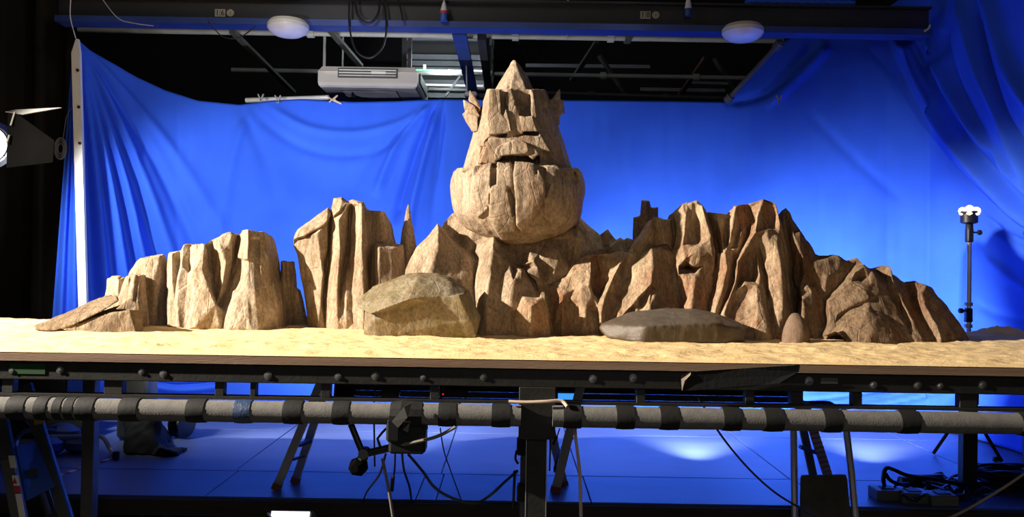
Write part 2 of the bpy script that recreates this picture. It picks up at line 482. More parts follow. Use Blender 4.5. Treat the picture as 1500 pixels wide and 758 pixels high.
def implicit(adds, cuts=(), h=0.008, k=0.006, clip=None, panels=()):
    prim = []
    for a in adds:
        if isinstance(a, tuple) and a[0] == 'E': prim.append((a, None, np.array([a[1] - a[2], a[1] + a[2]])))
        else:
            pl, V = planes(a); prim.append((None, pl, np.array([V.min(0), V.max(0)])))
    lo = np.min([p[2][0] for p in prim], 0) - 0.035; hi = np.max([p[2][1] for p in prim], 0) + 0.035
    N = np.ceil((hi - lo) / h).astype(int) + 1
    ax = [(lo[i] + h * np.arange(N[i])).astype(np.float32) for i in range(3)]
    F = np.full(N, 0.2, dtype=np.float32)

    def sub(b, mrg):
        i0 = np.maximum(((b[0] - mrg - lo) / h).astype(int), 0); i1 = np.minimum(((b[1] + mrg - lo) / h).astype(int) + 2, N)
        return i0, i1

    def ev(p, i0, i1):
        x = ax[0][i0[0]:i1[0], None, None]; y = ax[1][None, i0[1]:i1[1], None]; z = ax[2][None, None, i0[2]:i1[2]]
        if p[0] is not None:
            c, r = p[0][1], p[0][2]
            q = np.sqrt(((x - c.x) / r.x) ** 2 + ((y - c.y) / r.y) ** 2 + ((z - c.z) / r.z) ** 2)
            return ((q - 1) * min(r)).astype(np.float32)
        d = None
        for a, b, c, e in p[1]:
            g = a * x + b * y + c * z - e
            d = g if d is None else np.maximum(d, g)
        return d
    for p in prim:
        i0, i1 = sub(p[2], 0.05)
        sl = tuple(slice(i0[i], i1[i]) for i in range(3))
        d = ev(p, i0, i1); f = F[sl]
        hh = np.maximum(k - np.abs(f - d), 0) / k
        F[sl] = np.minimum(f, d) - hh * hh * k * 0.25
    base = F.copy() if panels else None
    for pts, off in panels:                     # a shell 'off' proud of the body inside the window
        pl, V = planes(pts); b = np.array([V.min(0), V.max(0)])
        i0, i1 = sub(b, 0.02)
        if np.any(i1 <= i0): continue
        sl = tuple(slice(i0[i], i1[i]) for i in range(3))
        d = np.maximum(ev((None, pl, b), i0, i1), base[sl] - off)
        F[sl] = np.minimum(F[sl], d)
    for c in cuts:
        if isinstance(c, tuple) and c[0] == 'E': p = (c, None, np.array([c[1] - c[2], c[1] + c[2]]))
        else:
            pl, V = planes(c); p = (None, pl, np.array([V.min(0), V.max(0)]))
        i0, i1 = sub(p[2], 0.02)
        if np.any(i1 <= i0): continue
        sl = tuple(slice(i0[i], i1[i]) for i in range(3))
        F[sl] = np.maximum(F[sl], -ev(p, i0, i1))
    return surface_nets(F, lo, h)


def rock(name, m, adds, cuts=(), h=0.008, k=0.006, amp=0.005, flute=0.006, parent=None, panels=(), seed=0, fl=22, soft=0):
    V, Q = implicit(adds, cuts, h, k, panels=panels)
    for _ in range(soft):
        S = np.zeros_like(V); c = np.zeros(len(V))
        for a, b in ((0, 1), (1, 2), (2, 3), (3, 0)):
            np.add.at(S, Q[:, a], V[Q[:, b]]); np.add.at(c, Q[:, a], 1)
        V = V + .5 * (S / np.maximum(c, 1)[:, None] - V)
    o = mkobj(name, V, Q, m, parent, True)
    roughen(o, amp, flute, fl, seed)
    return o


# ------------------------------------------------------------------ faceted rock faces from feature lines
from mathutils.geometry import delaunay_2d_cdt


def facet_rock(name, m, label, outline, foot, lines, Yb, back, levels=3, smooth=1, amp=.004, flute=.004, seed=0, fl=22, cat='rock'):
    """A carved rock: crest and valley lines (photo column, row, offset in metres from the sloping face Yb(row)) are
    triangulated into facets, subdivided and roughened, then closed round the back down to the sand."""
    pts = []; edges = []
    ring_ = list(outline) + list(foot)
    nf = len(outline)

    def addp(p):
        for i, q in enumerate(pts):
            if abs(q[0] - p[0]) < .6 and abs(q[1] - p[1]) < .6: return i
        pts.append(p); return len(pts) - 1
    ids = [addp(p) for p in ring_]
    for a, b in zip(ids, ids[1:] + ids[:1]):
        if a != b: edges.append((a, b))
    footset = set(ids[nf:])
    for l in lines:
        q = [addp(p) for p in l]
        for a, b in zip(q[:-1], q[1:]):
            if a != b: edges.append((a, b))
    vo, eo, fo, ov, oe, of = delaunay_2d_cdt([Vector((p[0], p[1])) for p in pts], edges, [ids], 1, 1e-3)
    A = np.array([(p[0], p[1], p[2]) for p in pts])
    W3 = []; isfoot = []
    for i, v in enumerate(vo):
        if ov[i]: d = A[ov[i][0], 2]; ft = ov[i][0] in footset
        else:
            r = np.hypot(A[:, 0] - v.x, A[:, 1] - v.y); k = np.argsort(r)[:3]; w = 1 / (r[k] + .1); d = (A[k, 2] * w).sum() / w.sum(); ft = False
        Y = Yb(v.y) + d
        W3.append(tuple(PX(v.x, Y, ZB) if ft else P(v.x, v.y, Y))); isfoot.append(ft)
    V = np.array(W3)
    T = []
    for f in fo:
        f = list(f)
        for k in range(1, len(f) - 1): T.append((f[0], f[k], f[k + 1]))
    T = np.array(T)
    used, T = np.unique(T, return_inverse=True); T = T.reshape(-1, 3); V = V[used]
    # make every triangle face the viewer
    n = np.cross(V[T[:, 1]] - V[T[:, 0]], V[T[:, 2]] - V[T[:, 0]]); flip = (n * (V[T].mean(1) - np.array(EYE))).sum(1) > 0
    T[flip] = T[flip][:, ::-1]
    # closed body: same triangles at the back plane, walls along the rim
    e = np.concatenate([T[:, [0, 1]], T[:, [1, 2]], T[:, [2, 0]]]); key = {tuple(x) for x in e.tolist()}
    rim = [x for x in key if (x[1], x[0]) not in key]
    nv = len(V); Bk = V.copy(); Bk[:, 1] = back; cz = V[:, 2].min()
    Bk[:, 2] = cz + (Bk[:, 2] - cz) * .93
    Tb = T[:, ::-1] + nv
    Wl = []
    for a, b in rim: Wl += [(b, a, a + nv), (b, a + nv, b + nv)]
    V = np.concatenate([V, Bk]); T = np.concatenate([T, Tb, np.array(Wl)])
    for _ in range(levels):
        ee = np.sort(np.concatenate([T[:, [0, 1]], T[:, [1, 2]], T[:, [2, 0]]]), 1)
        u, inv = np.unique(ee, axis=0, return_inverse=True); inv = inv.reshape(-1)
        mid = (V[u[:, 0]] + V[u[:, 1]]) / 2; nT = len(T); b0 = len(V)
        ab, bc, ca = inv[:nT] + b0, inv[nT:2 * nT] + b0, inv[2 * nT:] + b0
        V = np.concatenate([V, mid])
        T = np.concatenate([np.stack([T[:, 0], ab, ca], 1), np.stack([ab, T[:, 1], bc], 1), np.stack([ca, bc, T[:, 2]], 1), np.stack([ab, bc, ca], 1)])
    ee = np.unique(np.sort(np.concatenate([T[:, [0, 1]], T[:, [1, 2]], T[:, [2, 0]]]), 1), axis=0)
    for _ in range(smooth):
        S = np.zeros_like(V); c = np.zeros(len(V))
        np.add.at(S, ee[:, 0], V[ee[:, 1]]); np.add.at(S, ee[:, 1], V[ee[:, 0]]); np.add.at(c, ee[:, 0], 1); np.add.at(c, ee[:, 1], 1)
        V = V + .4 * (S / c[:, None] - V)
    o = mkobj(name, V, T, m, None, True)
    roughen(o, amp, flute, fl, seed)
    return tag(o, label, cat)


def roughen(o, amp, flute, fl, seed):
    me = o.data; n = len(me.vertices)
    nr = np.zeros(n * 3, dtype=np.float32); me.vertex_normals.foreach_get('vector', nr); nr = nr.reshape(-1, 3)
    co = np.zeros(n * 3, dtype=np.float32); me.vertices.foreach_get('co', co); co = co.reshape(-1, 3)
    w = co + np.array(ORG[o.name]) + seed * 3.7 + 20
    wx = w[:, 0] + 0.02 * vnoise(w[:, 0] * 9, w[:, 1] * 9, w[:, 2] * 6)
    d = flute * vnoise(wx * fl, w[:, 1] * fl, w[:, 2] * 3.2) + flute * 0.5 * vnoise(wx * fl * 2.3, w[:, 1] * fl * 2.3, w[:, 2] * 7)
    d += amp * vnoise(w[:, 0] * 12, w[:, 1] * 12, w[:, 2] * 10) + amp * 0.5 * vnoise(w[:, 0] * 31, w[:, 1] * 31, w[:, 2] * 25)
    co = co + nr * d[:, None]
    me.vertices.foreach_set('co', co.astype(np.float32).ravel()); me.update()

# ================================================================== THE SETTING
ZP = 0.40      # top of the blue platform
tag(MB().box((0, 4, -0.05), (18, 14, 0.1)).build('floor', mat('concrete', (0.05, 0.05, 0.05), 0.8)), 'dark concrete studio floor below the blue platform', 'floor', kind='structure')
tag(MB().box((0, 11.0, 2.7), (18, 0.1, 5.4)).build('wall_back', M_CEIL), 'black studio wall far behind the blue backdrop', 'wall', kind='structure')
tag(MB().box((-8.6, 4, 2.7), (0.1, 14, 5.4)).build('wall_left', M_CEIL), 'black studio wall beyond the black curtain', 'wall', kind='structure')
tag(MB().box((8.6, 4, 2.7), (0.1, 14, 5.4)).build('wall_right', M_CEIL), 'black studio wall beyond the blue side drape', 'wall', kind='structure')
tag(MB().box((0, 4, 5.45), (18, 14, 0.1)).build('ceiling', M_CEIL), 'black roof void over the studio', 'ceiling', kind='structure')

# blue painted platform of separate boards
plat = thing('stage_platform', (0, 5.9, 0), 'low platform floored with scuffed blue painted boards under the sand table', 'platform')
MB().box((0, 6.2, ZP - .04), (8.8, 3.36, 0.03)).build('subfloor', M_DARKWOOD, plat)
xs = [-4.4, -3.0, -1.7, -0.42, 0.44, 1.75, 3.05, 4.4]; ys = [4.46, 5.02, 6.25, 7.9]
for j in range(3):
    for i in range(7):
        sh = 0.0 if j else 0.02
        a, b = xs[i] + sh, xs[i + 1] + sh
        MB().box(((a + b) / 2, (ys[j] + ys[j + 1]) / 2, ZP - .0125), (b - a - .006, ys[j + 1] - ys[j] - .006, 0.025), bev=.003).build('floor_board', M_FLOOR, plat)
MB().box((0, 4.445, ZP - .055), (8.8, 0.03, 0.09)).build('front_edge', M_DARKWOOD, plat)
MB().box((0, 4.6, 0.03), (8.8, 0.05, 0.05)).build('bottom_chord', M_DARKPIPE, plat)
for i in range(14):
    x = -4.2 + i * .62
    MB().bar((x, 4.6, .05), (x + .31, 4.6, .33), .03).build('truss_web', M_DARKPIPE, plat)
    MB().bar((x + .31, 4.6, .33), (x + .62, 4.6, .05), .03).build('truss_web', M_DARKPIPE, plat)
for x in (-4.2, -2.1, 0.05, 2.1, 4.2):
    for y in (4.62, 7.6):
        MB().box((x, y, .18), (.07, .07, .36)).build('leg', M_DARKPIPE, plat)


# ------------------------------------------------------------------ drapes
def interp(x, tab):
    return float(np.interp(x, [t[0] for t in tab], [t[1] for t in tab]))


def seg_dist(px, py, pl):
    """distance to a polyline plus position 0..1 along it"""
    best = np.full(px.shape, 1e9); tt = np.zeros(px.shape)
    L = [0.0]
    for i in range(len(pl) - 1): L.append(L[-1] + math.hypot(pl[i + 1][0] - pl[i][0], pl[i + 1][1] - pl[i][1]))
    for i in range(len(pl) - 1):
        ax_, ay = pl[i]; bx, by = pl[i + 1]; dx, dy = bx - ax_, by - ay; l2 = dx * dx + dy * dy
        t = np.clip(((px - ax_) * dx + (py - ay) * dy) / l2, 0, 1)
        d = np.hypot(px - ax_ - t * dx, py - ay - t * dy)
        m = d < best; best[m] = d[m]; tt[m] = (L[i] + t[m] * (L[i + 1] - L[i])) / L[-1]
    return best, tt


def drape(name, m, cols, rows, ytop, ybot, Ytab, folds, ripple=0.004, parent=None, ybz=None, thick=True, fadein=.12):
    """hanging cloth: plan curve Ytab (photo column -> distance), top and bottom edges, folds as real relief"""
    G = np.zeros((len(cols), rows, 2)); Yb = np.zeros((len(cols), rows))
    for i, px in enumerate(cols):
        Y = interp(px, Ytab); t = interp(px, ytop)
        if ybz is not None:
            a = P(px, 300, Y).z; b = P(px, 600, Y).z; bt = 300 + (ybz - a) / (b - a) * 300
        else: bt = interp(px, ybot)
        G[i, :, 0] = px; G[i, :, 1] = np.linspace(t, bt, rows); Yb[i] = Y
    D = np.zeros(Yb.shape)
    for pl, w0, w1, amp in folds:
        pl = [(v.x, v.y) for v in spline([(a[0], a[1], 0) for a in pl], 5)] if len(pl) > 2 else pl
        d, t = seg_dist(G[..., 0], G[..., 1], pl)
        w = w0 + (w1 - w0) * t
        D += amp * np.exp(-(d / w) ** 2) * np.clip(t / fadein, 0.25, 1) * np.clip((1 - t) / .12, 0, 1)
    D += ripple * vnoise(G[..., 0] / 28 + 9, G[..., 1] / 110 + 3, Yb * 0) + ripple * .6 * vnoise(G[..., 0] / 11 + 9, G[..., 1] / 60 + 3, Yb * 0)
    V = np.zeros((len(cols), rows, 3))
    for i in range(len(cols)):
        Y = Yb[i, 0]
        p0 = P(cols[i], 300, Y); p1 = P(cols[i], 600, Y)
        j0, j1 = max(i - 1, 0), min(i + 1, len(cols) - 1)
        tan = P(cols[j1], 300, Yb[j1, 0]) - P(cols[j0], 300, Yb[j0, 0]); tan.z = 0
        nr = Vector((tan.y, -tan.x, 0)).normalized()
        t = (G[i, :, 1] - 300) / 300
        for a in range(3): V[i, :, a] = p0[a] + (p1[a] - p0[a]) * t + nr[a] * D[i]
    nC, nR = len(cols), rows
    I = np.arange(nC * nR).reshape(nC, nR)
    Q = np.stack([I[:-1, :-1].ravel(), I[:-1, 1:].ravel(), I[1:, 1:].ravel(), I[1:, :-1].ravel()], 1)
    o = mkobj(name, V.reshape(-1, 3), Q, m, parent, True)
    if thick:
        md = o.modifiers.new('thickness', 'SOLIDIFY'); md.thickness = 0.003; md.offset = 0
    return o


YT = [(60, 6.3), (113, 6.5), (150, 6.64), (200, 6.82), (260, 6.98), (330, 7.07), (400, 7.1), (1080, 7.1), (1200, 7.06), (1300, 6.96), (1360, 6.82), (1400, 6.5), (1440, 6.2), (1500, 5.78), (1600, 5.3)]
TOP = [(113, 55), (130, 72), (165, 92), (200, 112), (240, 131), (290, 147), (350, 153), (400, 147), (440, 145), (520, 149), (580, 148), (640, 145), (830, 146), (1000, 148), (1062, 149), (1085, 128), (1140, 64), (1200, 36), (1300, 10), (1400, -50), (1600, -90)]
F0 = []
for tx, ty, a in ((140, 470, -.07), (158, 470, .06), (176, 480, -.07), (194, 480, .07), (212, 480, -.08), (232, 480, .07), (254, 475, -.07), (280, 460, .05), (310, 420, -.045), (340, 360, .03)):
    F0.append(([(118, 62), ((118 + tx) / 2 + (tx - 118) * .08, (62 + ty) / 2), (tx, ty)], 3, 8 + (tx - 118) * .02, a))
F0 += [([(640, 148), (612, 215), (578, 330)], 4, 7, -.07), ([(646, 148), (622, 230), (600, 330), (590, 470)], 4, 7, .07),
       ([(636, 148), (585, 205), (548, 290)], 3, 7, .05), ([(633, 148), (600, 180), (540, 235), (500, 300)], 3, 12, -.02),
       ([(650, 148), (640, 250), (625, 420)], 3, 12, -.03),
       ([(390, 152), (450, 186), (520, 194), (590, 178), (634, 148)], 6, 5, .025), ([(360, 156), (440, 215), (530, 226), (600, 190), (634, 150)], 8, 5, -.02),
       ([(352, 156), (390, 240), (420, 330)], 6, 16, -.02), ([(376, 156), (350, 200), (330, 300), (320, 420)], 6, 14, .03),
       ([(1128, 152), (1165, 115), (1215, 62)], 5, 9, .06), ([(1066, 152), (1120, 138), (1160, 100), (1200, 60)], 4, 9, -.05),
       ([(1440, 315), (1475, 345), (1560, 385)], 4, 6, -.05), ([(1425, 440), (1460, 460), (1560, 478)], 5, 7, -.03), ([(1440, 372), (1500, 420), (1580, 440)], 5, 9, .025),
       ([(1180, 160), (1260, 240), (1330, 300)], 8, 9, -.012)]
for i in range(5):     # lower swags glimpsed under the table
    y = 545 + i * 11
    F0.append(([(1160, y + 20), (1280, y + 5), (1390, y - 18), (1460, y - 40)], 4, 4, .05 * (-1) ** i))
    F0.append(([(190, y - 8), (260, y + 4), (330, y - 2)], 5, 5, .05 * (-1) ** i))
bd = drape('blue_backdrop', M_DRAPE, np.arange(113, 1572, 2.5), 150, TOP, None, YT, F0, ybz=ZP + .012)
tag(bd, 'huge blue cloth backdrop sagging behind the rock landscape', 'backdrop')

# narrow gathered strip left of the white post
V = []; nC, nR = 31, 70
for i in range(nC):
    s = i / (nC - 1)
    for j in range(nR):
        t = j / (nR - 1)
        py = 84 + t * 520; px = (106 + 8 * s) * (1 - t) + (66 + 66 * s) * t
        d = .028 * math.sin(s * 5 * PI + 0.6) * (0.3 + t) + .01 * math.sin(s * 17 + t * 3)
        p = P(px, py, 6.42 + d); V.append(p)
I = np.arange(nC * nR).reshape(nC, nR)
Q = np.stack([I[:-1, :-1].ravel(), I[:-1, 1:].ravel(), I[1:, 1:].ravel(), I[1:, :-1].ravel()], 1)
bs = mkobj('blue_drape', V, Q, M_DRAPE, None, True)
md = bs.modifiers.new('thickness', 'SOLIDIFY'); md.thickness = .003
tag(bs, 'narrow gathered strip of blue cloth between the black curtain and white post', 'drape')

# gathered side drape, nearer than the backdrop, its hem running down as a diagonal
cols = np.arange(1268, 1600, 4.0)
HEM = [(1268, 66), (1300, 100), (1345, 178), (1390, 232), (1440, 282), (1500, 332), (1600, 400)]
F1 = [([(1300, 40), (1390, 205), (1520, 345)], 5, 9, .06), ([(1318, 30), (1420, 215), (1560, 360)], 5, 9, -.06),
      ([(1340, 30), (1440, 210), (1600, 360)], 5, 10, .06), ([(1378, 30), (1400, 120), (1470, 260)], 4, 9, -.05),
      ([(1400, -20), (1440, 110), (1520, 290)], 4, 9, .07), ([(1420, -20), (1455, 130), (1500, 220), (1600, 330)], 4, 8, -.09),
      ([(1440, -30), (1480, 100), (1560, 220)], 6, 12, .07), ([(1355, 45), (1330, 70), (1310, 75)], 6, 8, .05), ([(1385, 40), (1372, 80), (1345, 100)], 6, 8, -.05)]
sd = drape('blue_drape', M_DRAPE, cols, 110, [(1268, 40), (1300, 10), (1400, -60), (1600, -110)], HEM, [(1268, 6.86), (1330, 6.76), (1364, 6.66), (1400, 6.2), (1440, 5.9), (1500, 5.4), (1600, 4.8)], F1)
tag(sd, 'dark gathered blue drape with a diagonal hem hung over the lit backdrop', 'drape')

# black curtain at the side
V = []; nC, nR = 90, 12
for i in range(nC):
    s = i / (nC - 1); x = -6.6 + 2.95 * s
    for j in range(nR):
        t = j / (nR - 1)
        V.append((x, 6.75 + .09 * math.sin(s * 62) + .04 * math.sin(s * 23 + 2 * t), 0.43 + 4.9 * t))
I = np.arange(nC * nR).reshape(nC, nR)
Q = np.stack([I[:-1, :-1].ravel(), I[1:, :-1].ravel(), I[1:, 1:].ravel(), I[:-1, 1:].ravel()], 1)
bc = mkobj('black_curtain', V, Q, M_BLACKCLOTH, None, True)
md = bc.modifiers.new('thickness', 'SOLIDIFY'); md.thickness = .004
tag(bc, 'tall black curtain in folds beside the blue backdrop', 'curtain')

# white post at the backdrop's corner
post = thing('white_post', P(119, 560, 6.34), 'white drilled post at the corner of the blue backdrop', 'post')
a0, a1 = P(112, 78, 6.34), PX(127, 6.34, ZP)
m1 = MB().bar(a0, a1, .066, .03, up=(0, 1, 0)); m1.hull([a0 + Vector((x, y, z)) for x, z in ((-.033, 0), (.033, 0), (.0, .11), (.016, .11)) for y in (-.015, .015)])
m1.build('shaft', M_WHITE, post)
for py in (103, 157, 210):
    p = P(113 + (py - 78) * .03, py, 6.32); MB().lathe([(.012, -.006), (.011, .006)], p, (0, 1, 0), 10).build('hole', M_INK, post)

# ================================================================== THE TABLE
YF = 3.4; ZT = 1.30; XW = 3.4; YB = 5.2
tb = thing('display_table', (0, 4.3, 0), 'long black steel table with a board top carrying the sand landscape', 'table')
MB().box((0, (YF + YB) / 2, ZT - .016), (2 * XW, YB - YF, .032)).build('board_top', M_BOARD, tb)
BZ0, BZ1 = 1.187, 1.266
fb = MB().box((0, YF + .04, (BZ0 + BZ1) / 2), (2 * XW, .05, BZ1 - BZ0), bev=.004)
fb = fb.build('front_beam', M_BLACK, tb)
MB().box((0, YB - .05, (BZ0 + BZ1) / 2), (2 * XW, .05, BZ1 - BZ0)).build('rear_beam', M_BLACK, tb)
for x in (-3.2, -2.1, -1.05, 0.1, 1.2, 2.3, 3.2):
    MB().box((x, (YF + YB) / 2, BZ0 + .035), (.05, YB - YF - .12, .06)).build('cross_beam', M_BLACK, tb)
MB().box((0, YF + .045, 1.122), (2 * XW, .06, .012)).build('lower_rail', M_BLACK, tb)
for px, w in ((14, 16), (168, 27), (323, 13), (372, 8), (478, 14), (637, 13), (938, 13), (1097, 13), (1166, 18), (1254, 14), (1416, 26)):
    p = PX(px, YF + .04, 1.15)
    MB().box((p.x, YF + .045, (BZ0 + 1.128) / 2), (w / FPX * YF, .04, BZ0 - 1.128), bev=.002).build('spacer', M_BLACK, tb)
for px, rr in ((15, .011), (85, .012), (205, .010), (237, .012), (391, .013), (494, .011), (549, .013), (619, .009), (708, .012), (869, .013), (928, .013), (1187, .014), (1282, .012), (1347, .013), (1380, .010), (1442, .013)):
    p = PX(px, YF, (BZ0 + BZ1) / 2 + random.uniform(-.008, .008))
    MB().lathe([(rr * 1.35, .004), (rr * 1.35, -.0015), (rr * .8, -.002), (rr * .75, -.005), (rr * .3, -.0055)], (p.x, YF + .014, p.z), (0, 1, 0), 10).build('bolt', M_BOLT if random.random() < .7 else M_ALUD, tb)
# front leg with its cover plate
xl = PX(787, YF, 1.1).x
MB().box((xl, YF + .005, 1.08), (.155, .012, .22), bev=.003).build('cover_plate', M_BLACK, tb)
lg = MB().box((xl, YF + .06, .52), (.082, .082, 1.04), bev=.004).build('leg', M_BLACK, tb)
for s in (-1, 1):
    MB().box((xl + s * .043, YF + .02, .52), (.004, .004, 1.0)).build('edge_strip', M_ALU, lg)
MB().box((PX(767, 3.7, .8).x, 3.7, .6), (.03, .03, 1.2)).build('leg', M_ALUD, tb)
for z in (.93, .72): MB().box((PX(766, 3.69, z).x, 3.68, z - .05), (.055, .05, .08), bev=.008).build('clamp', M_BLACKPL, tb)
for px, Y, w in ((128, 4.15, .062), (1416, 4.75, .085)):
    p = PX(px, Y, 0); zb = ZP if Y > 4.46 else 0
    MB().box((p.x, Y, (zb + BZ0) / 2), (w, .06, BZ0 - zb), bev=.003).build('leg', M_ALUD if px < 200 else M_BLACK, tb)
MB().box((PX(1428, 4.74, .9).x, 4.74, .98), (.03, .03, .1)).build('bracket', M_BLACK, tb)
for x in (-3.3, 3.3):
    for y in (3.5, 5.1):
        MB().box((x, y, (0 if y < 4.4 else ZP) / 2 + BZ0 / 2), (.07, .07, BZ0 - (0 if y < 4.4 else ZP))).build('leg', M_BLACK, tb)
MB().box((-XW + .01, (YF + YB) / 2, .8365), (.02, YB - YF - .01, .863)).build('key_blocker', M_BLACKCLOTH, tb)  # unseen cloth added to keep key light out from under the table
# hanging dark skirt boards and a pale batten along the rear of the table
xa, xb = PX(500, YB, .9).x, PX(1160, YB, .9).x
MB().box(((xa + xb) / 2, YB - .02, 1.03), (xb - xa, .02, .28)).build('rear_skirt', M_DARKWOOD, tb)
MB().box(((xa + xb) / 2, YB - .045, .872), (xb - xa, .03, .035)).build('rear_batten', mat('olive_batten', (.10, .085, .05), .8), tb)
p = PX(1200, 5.0, .9); MB().tube(spline([PX(1172, 4.9, .915), PX(1178, 4.9, .895), PX(1215, 4.9, .895), PX(1226, 4.9, .84)]), .014).build('handle', M_BLACK, tb)
g = PX(40, YF + .012, 1.23); MB().box((g.x, YF + .0135, 1.232), (.15, .003, .042)).build('paint_patch', M_GREENTAPE, tb)
g = PX(1215, YF + .012, 1.23); MB().box((g.x, YF + .0135, 1.235), (.07, .003, .025)).build('scuff', M_ALUD, tb)

# padded scaffold pole along the front
ZPOLE = 1.069; YP = 3.40; RP = .046
xl0, xl1 = PX(763, YP, 1.07).x, PX(809, YP, 1.07).x
for nm, x0, x1, lab, bands in (('padded_pole', -XW, xl0, 'grey foam padded pole under the table, knotted tape and blue wrap on it',
                                [(30, 26, 0), (66, 18, 0), (88, 8, 2), (105, 9, 2), (130, 26, 0), (193, 26, 0), (290, 26, 0), (358, 24, 1), (431, 27, 0), (501, 24, 0), (596, 46, 3), (656, 26, 0), (734, 27, 0)]),
                               ('padded_pole', xl1, XW, 'grey foam padded pole under the table with neat black tape bands only',
                                [(838, 26, 0), (915, 26, 0), (979, 27, 0), (1070, 26, 0), (1131, 27, 0), (1216, 26, 0), (1328, 27, 0), (1500, 20, 0)])):
    pt = thing(nm, ((x0 + x1) / 2, YP, ZPOLE - RP), lab, 'pole')
    MB().tube([(x0, YP, ZPOLE), (x1, YP, ZPOLE)], .024, 12).build('steel_tube', M_ALUD, pt)
    cuts = [x0] + [PX(b[0], YP, ZPOLE).x for b in bands if b[2] != 2] + [x1]
    for a, b in zip(cuts[:-1], cuts[1:]):
        if b - a < .02: continue
        n = max(3, int((b - a) / .04)); pts = []; rad = []
        for i in range(n + 1):
            x = a + (b - a) * i / n; pts.append((x, YP, ZPOLE)); rad.append(RP * (.985 + .03 * random.random()))
        MB().tube(pts, rad, 16).build('foam_sleeve', M_FOAM, pt, True)
    for px, w, kd in bands:
        x = PX(px, YP, ZPOLE).x; hw = w / FPX * YP / 2
        if kd == 2:
            MB().tube([(x - hw, YP, ZPOLE), (x + hw + .012, YP, ZPOLE)], RP + .003, 16).build('tape_band', M_TAPE, pt, True)
        elif kd == 3:
            MB().tube([(x - hw, YP, ZPOLE), (x - hw * .3, YP, ZPOLE), (x + hw * .4, YP, ZPOLE), (x + hw, YP, ZPOLE)], [RP + .004, RP + .012, RP + .008, RP + .004], 11).build('tape_band', M_TAPE, pt)
            MB().plate([P(574, 618, 3.34), P(592, 596, 3.33), P(603, 590, 3.34), P(597, 612, 3.33), P(583, 627, 3.34)], .006).build('tape_tail', M_ALUD, pt)
            MB().plate([P(590, 618, 3.33), P(601, 618, 3.33), P(598, 634, 3.34), P(590, 630, 3.34)], .005).build('tape_tail', M_TAPE, pt)
        else:
            MB().tube([(x - hw, YP, ZPOLE), (x - hw * .2, YP, ZPOLE), (x + hw, YP, ZPOLE)], [RP + .003, RP + .005, RP + .0035], 16).build('tape_band', M_BLUEWRAP if kd == 1 else M_TAPE, pt, True)
# loose gaffer sheet stuck to the beam
ts = MB(); A = [(998, 551), (1012, 545), (1090, 540), (1172, 535), (1170, 545), (1141, 562), (1090, 567), (1000, 573)]
ts.plate([P(x, y, 3.392 - .006 * (i % 2)) for i, (x, y) in enumerate(A)], .003)
t = ts.build('tape_sheet', M_TAPE); tag(t, 'loose sheet of black tape hanging over the board edge and beam', 'tape')
MB().plate([P(998, 556, 3.385), P(1012, 546, 3.385), P(1011, 550, 3.383), P(1003, 558, 3.383), P(999, 573, 3.384)], .002).build('torn_edge', M_CREAMC, t)
cc = MB().tube(spline([P(745, 589, 3.375), P(770, 590, 3.37), P(800, 589, 3.37), P(822, 588, 3.38), P(831, 596, 3.36)]), .008, 8).build('cable', M_CREAMC, None, True)
tag(cc, 'short cream cable lying across the table leg plate', 'cable')

# ------------------------------------------------------------------ sand
nx, ny = 560, 150
X = np.linspace(-XW, XW, nx); Yg = np.linspace(YF + .004, YB, ny)
GX, GY = np.meshgrid(X, Yg, indexing='ij')
H = .006 * vnoise(GX * 4 + 50, GY * 6 + 50, GX * 0) + .005 * vnoise(GX * 11 + 50, GY * 13 + 50, GX * 0) + .003 * vnoise(GX * 30 + 50, GY * 30 + 50, GX * 0)
cl = vnoise(GX * 42 + 7, GY * 42 + 9, GX * 0 + 2.5); mk = np.clip(vnoise(GX * 5 + 31, GY * 7 + 12, GX * 0) * 2 - .3, 0, 1)
H += .006 * np.clip(cl, 0, 1) * mk
for px, py, sx, sy, hh in ((465, 470, .13, .05, .028), (440, 474, .2, .06, .018), (755, 486, .09, .04, .02), (860, 488, .12, .04, .014), (790, 488, .15, .05, .012), (1100, 498, .08, .04, .02), (1390, 497, .13, .05, .02),
                           (1465, 494, .16, .05, .05), (1320, 515, .12, .05, .014), (1200, 518, .1, .05, .012), (330, 484, .16, .04, .014), (980, 520, .14, .06, .01), (190, 510, .2, .07, .012), (40, 475, .3, .05, .01)):
    d = FWD + RIGHT * ((px - 750) / FPX) + UP * ((379 - py) / FPX); q = EYE + d * ((ZT - EYE.z) / d.z)
    gsh = np.exp(-((GX - q.x) / sx) ** 2 - ((GY - q.y) / sy) ** 2)
    H += hh * gsh * (1 + .35 * cl)
edge = np.clip((GY - YF) / .12, 0, 1)
Zs = ZT + .004 + np.maximum(H + .010, 0.0005) * edge
V = np.stack([GX, GY, Zs], -1).reshape(-1, 3)
I = np.arange(nx * ny).reshape(nx, ny)
Q = np.stack([I[:-1, :-1].ravel(), I[1:, :-1].ravel(), I[1:, 1:].ravel(), I[:-1, 1:].ravel()], 1)
sn = mkobj('sand', V, Q, M_SAND, None, True)
tag(sn, 'pale yellow sand spread over the table top', 'sand', kind='stuff')

# ================================================================== ROCKS
def rk(name, m, label, adds, cat='rock', group=None, **kw):
    return tag(rock(name, m, adds, **kw), label, cat, group)


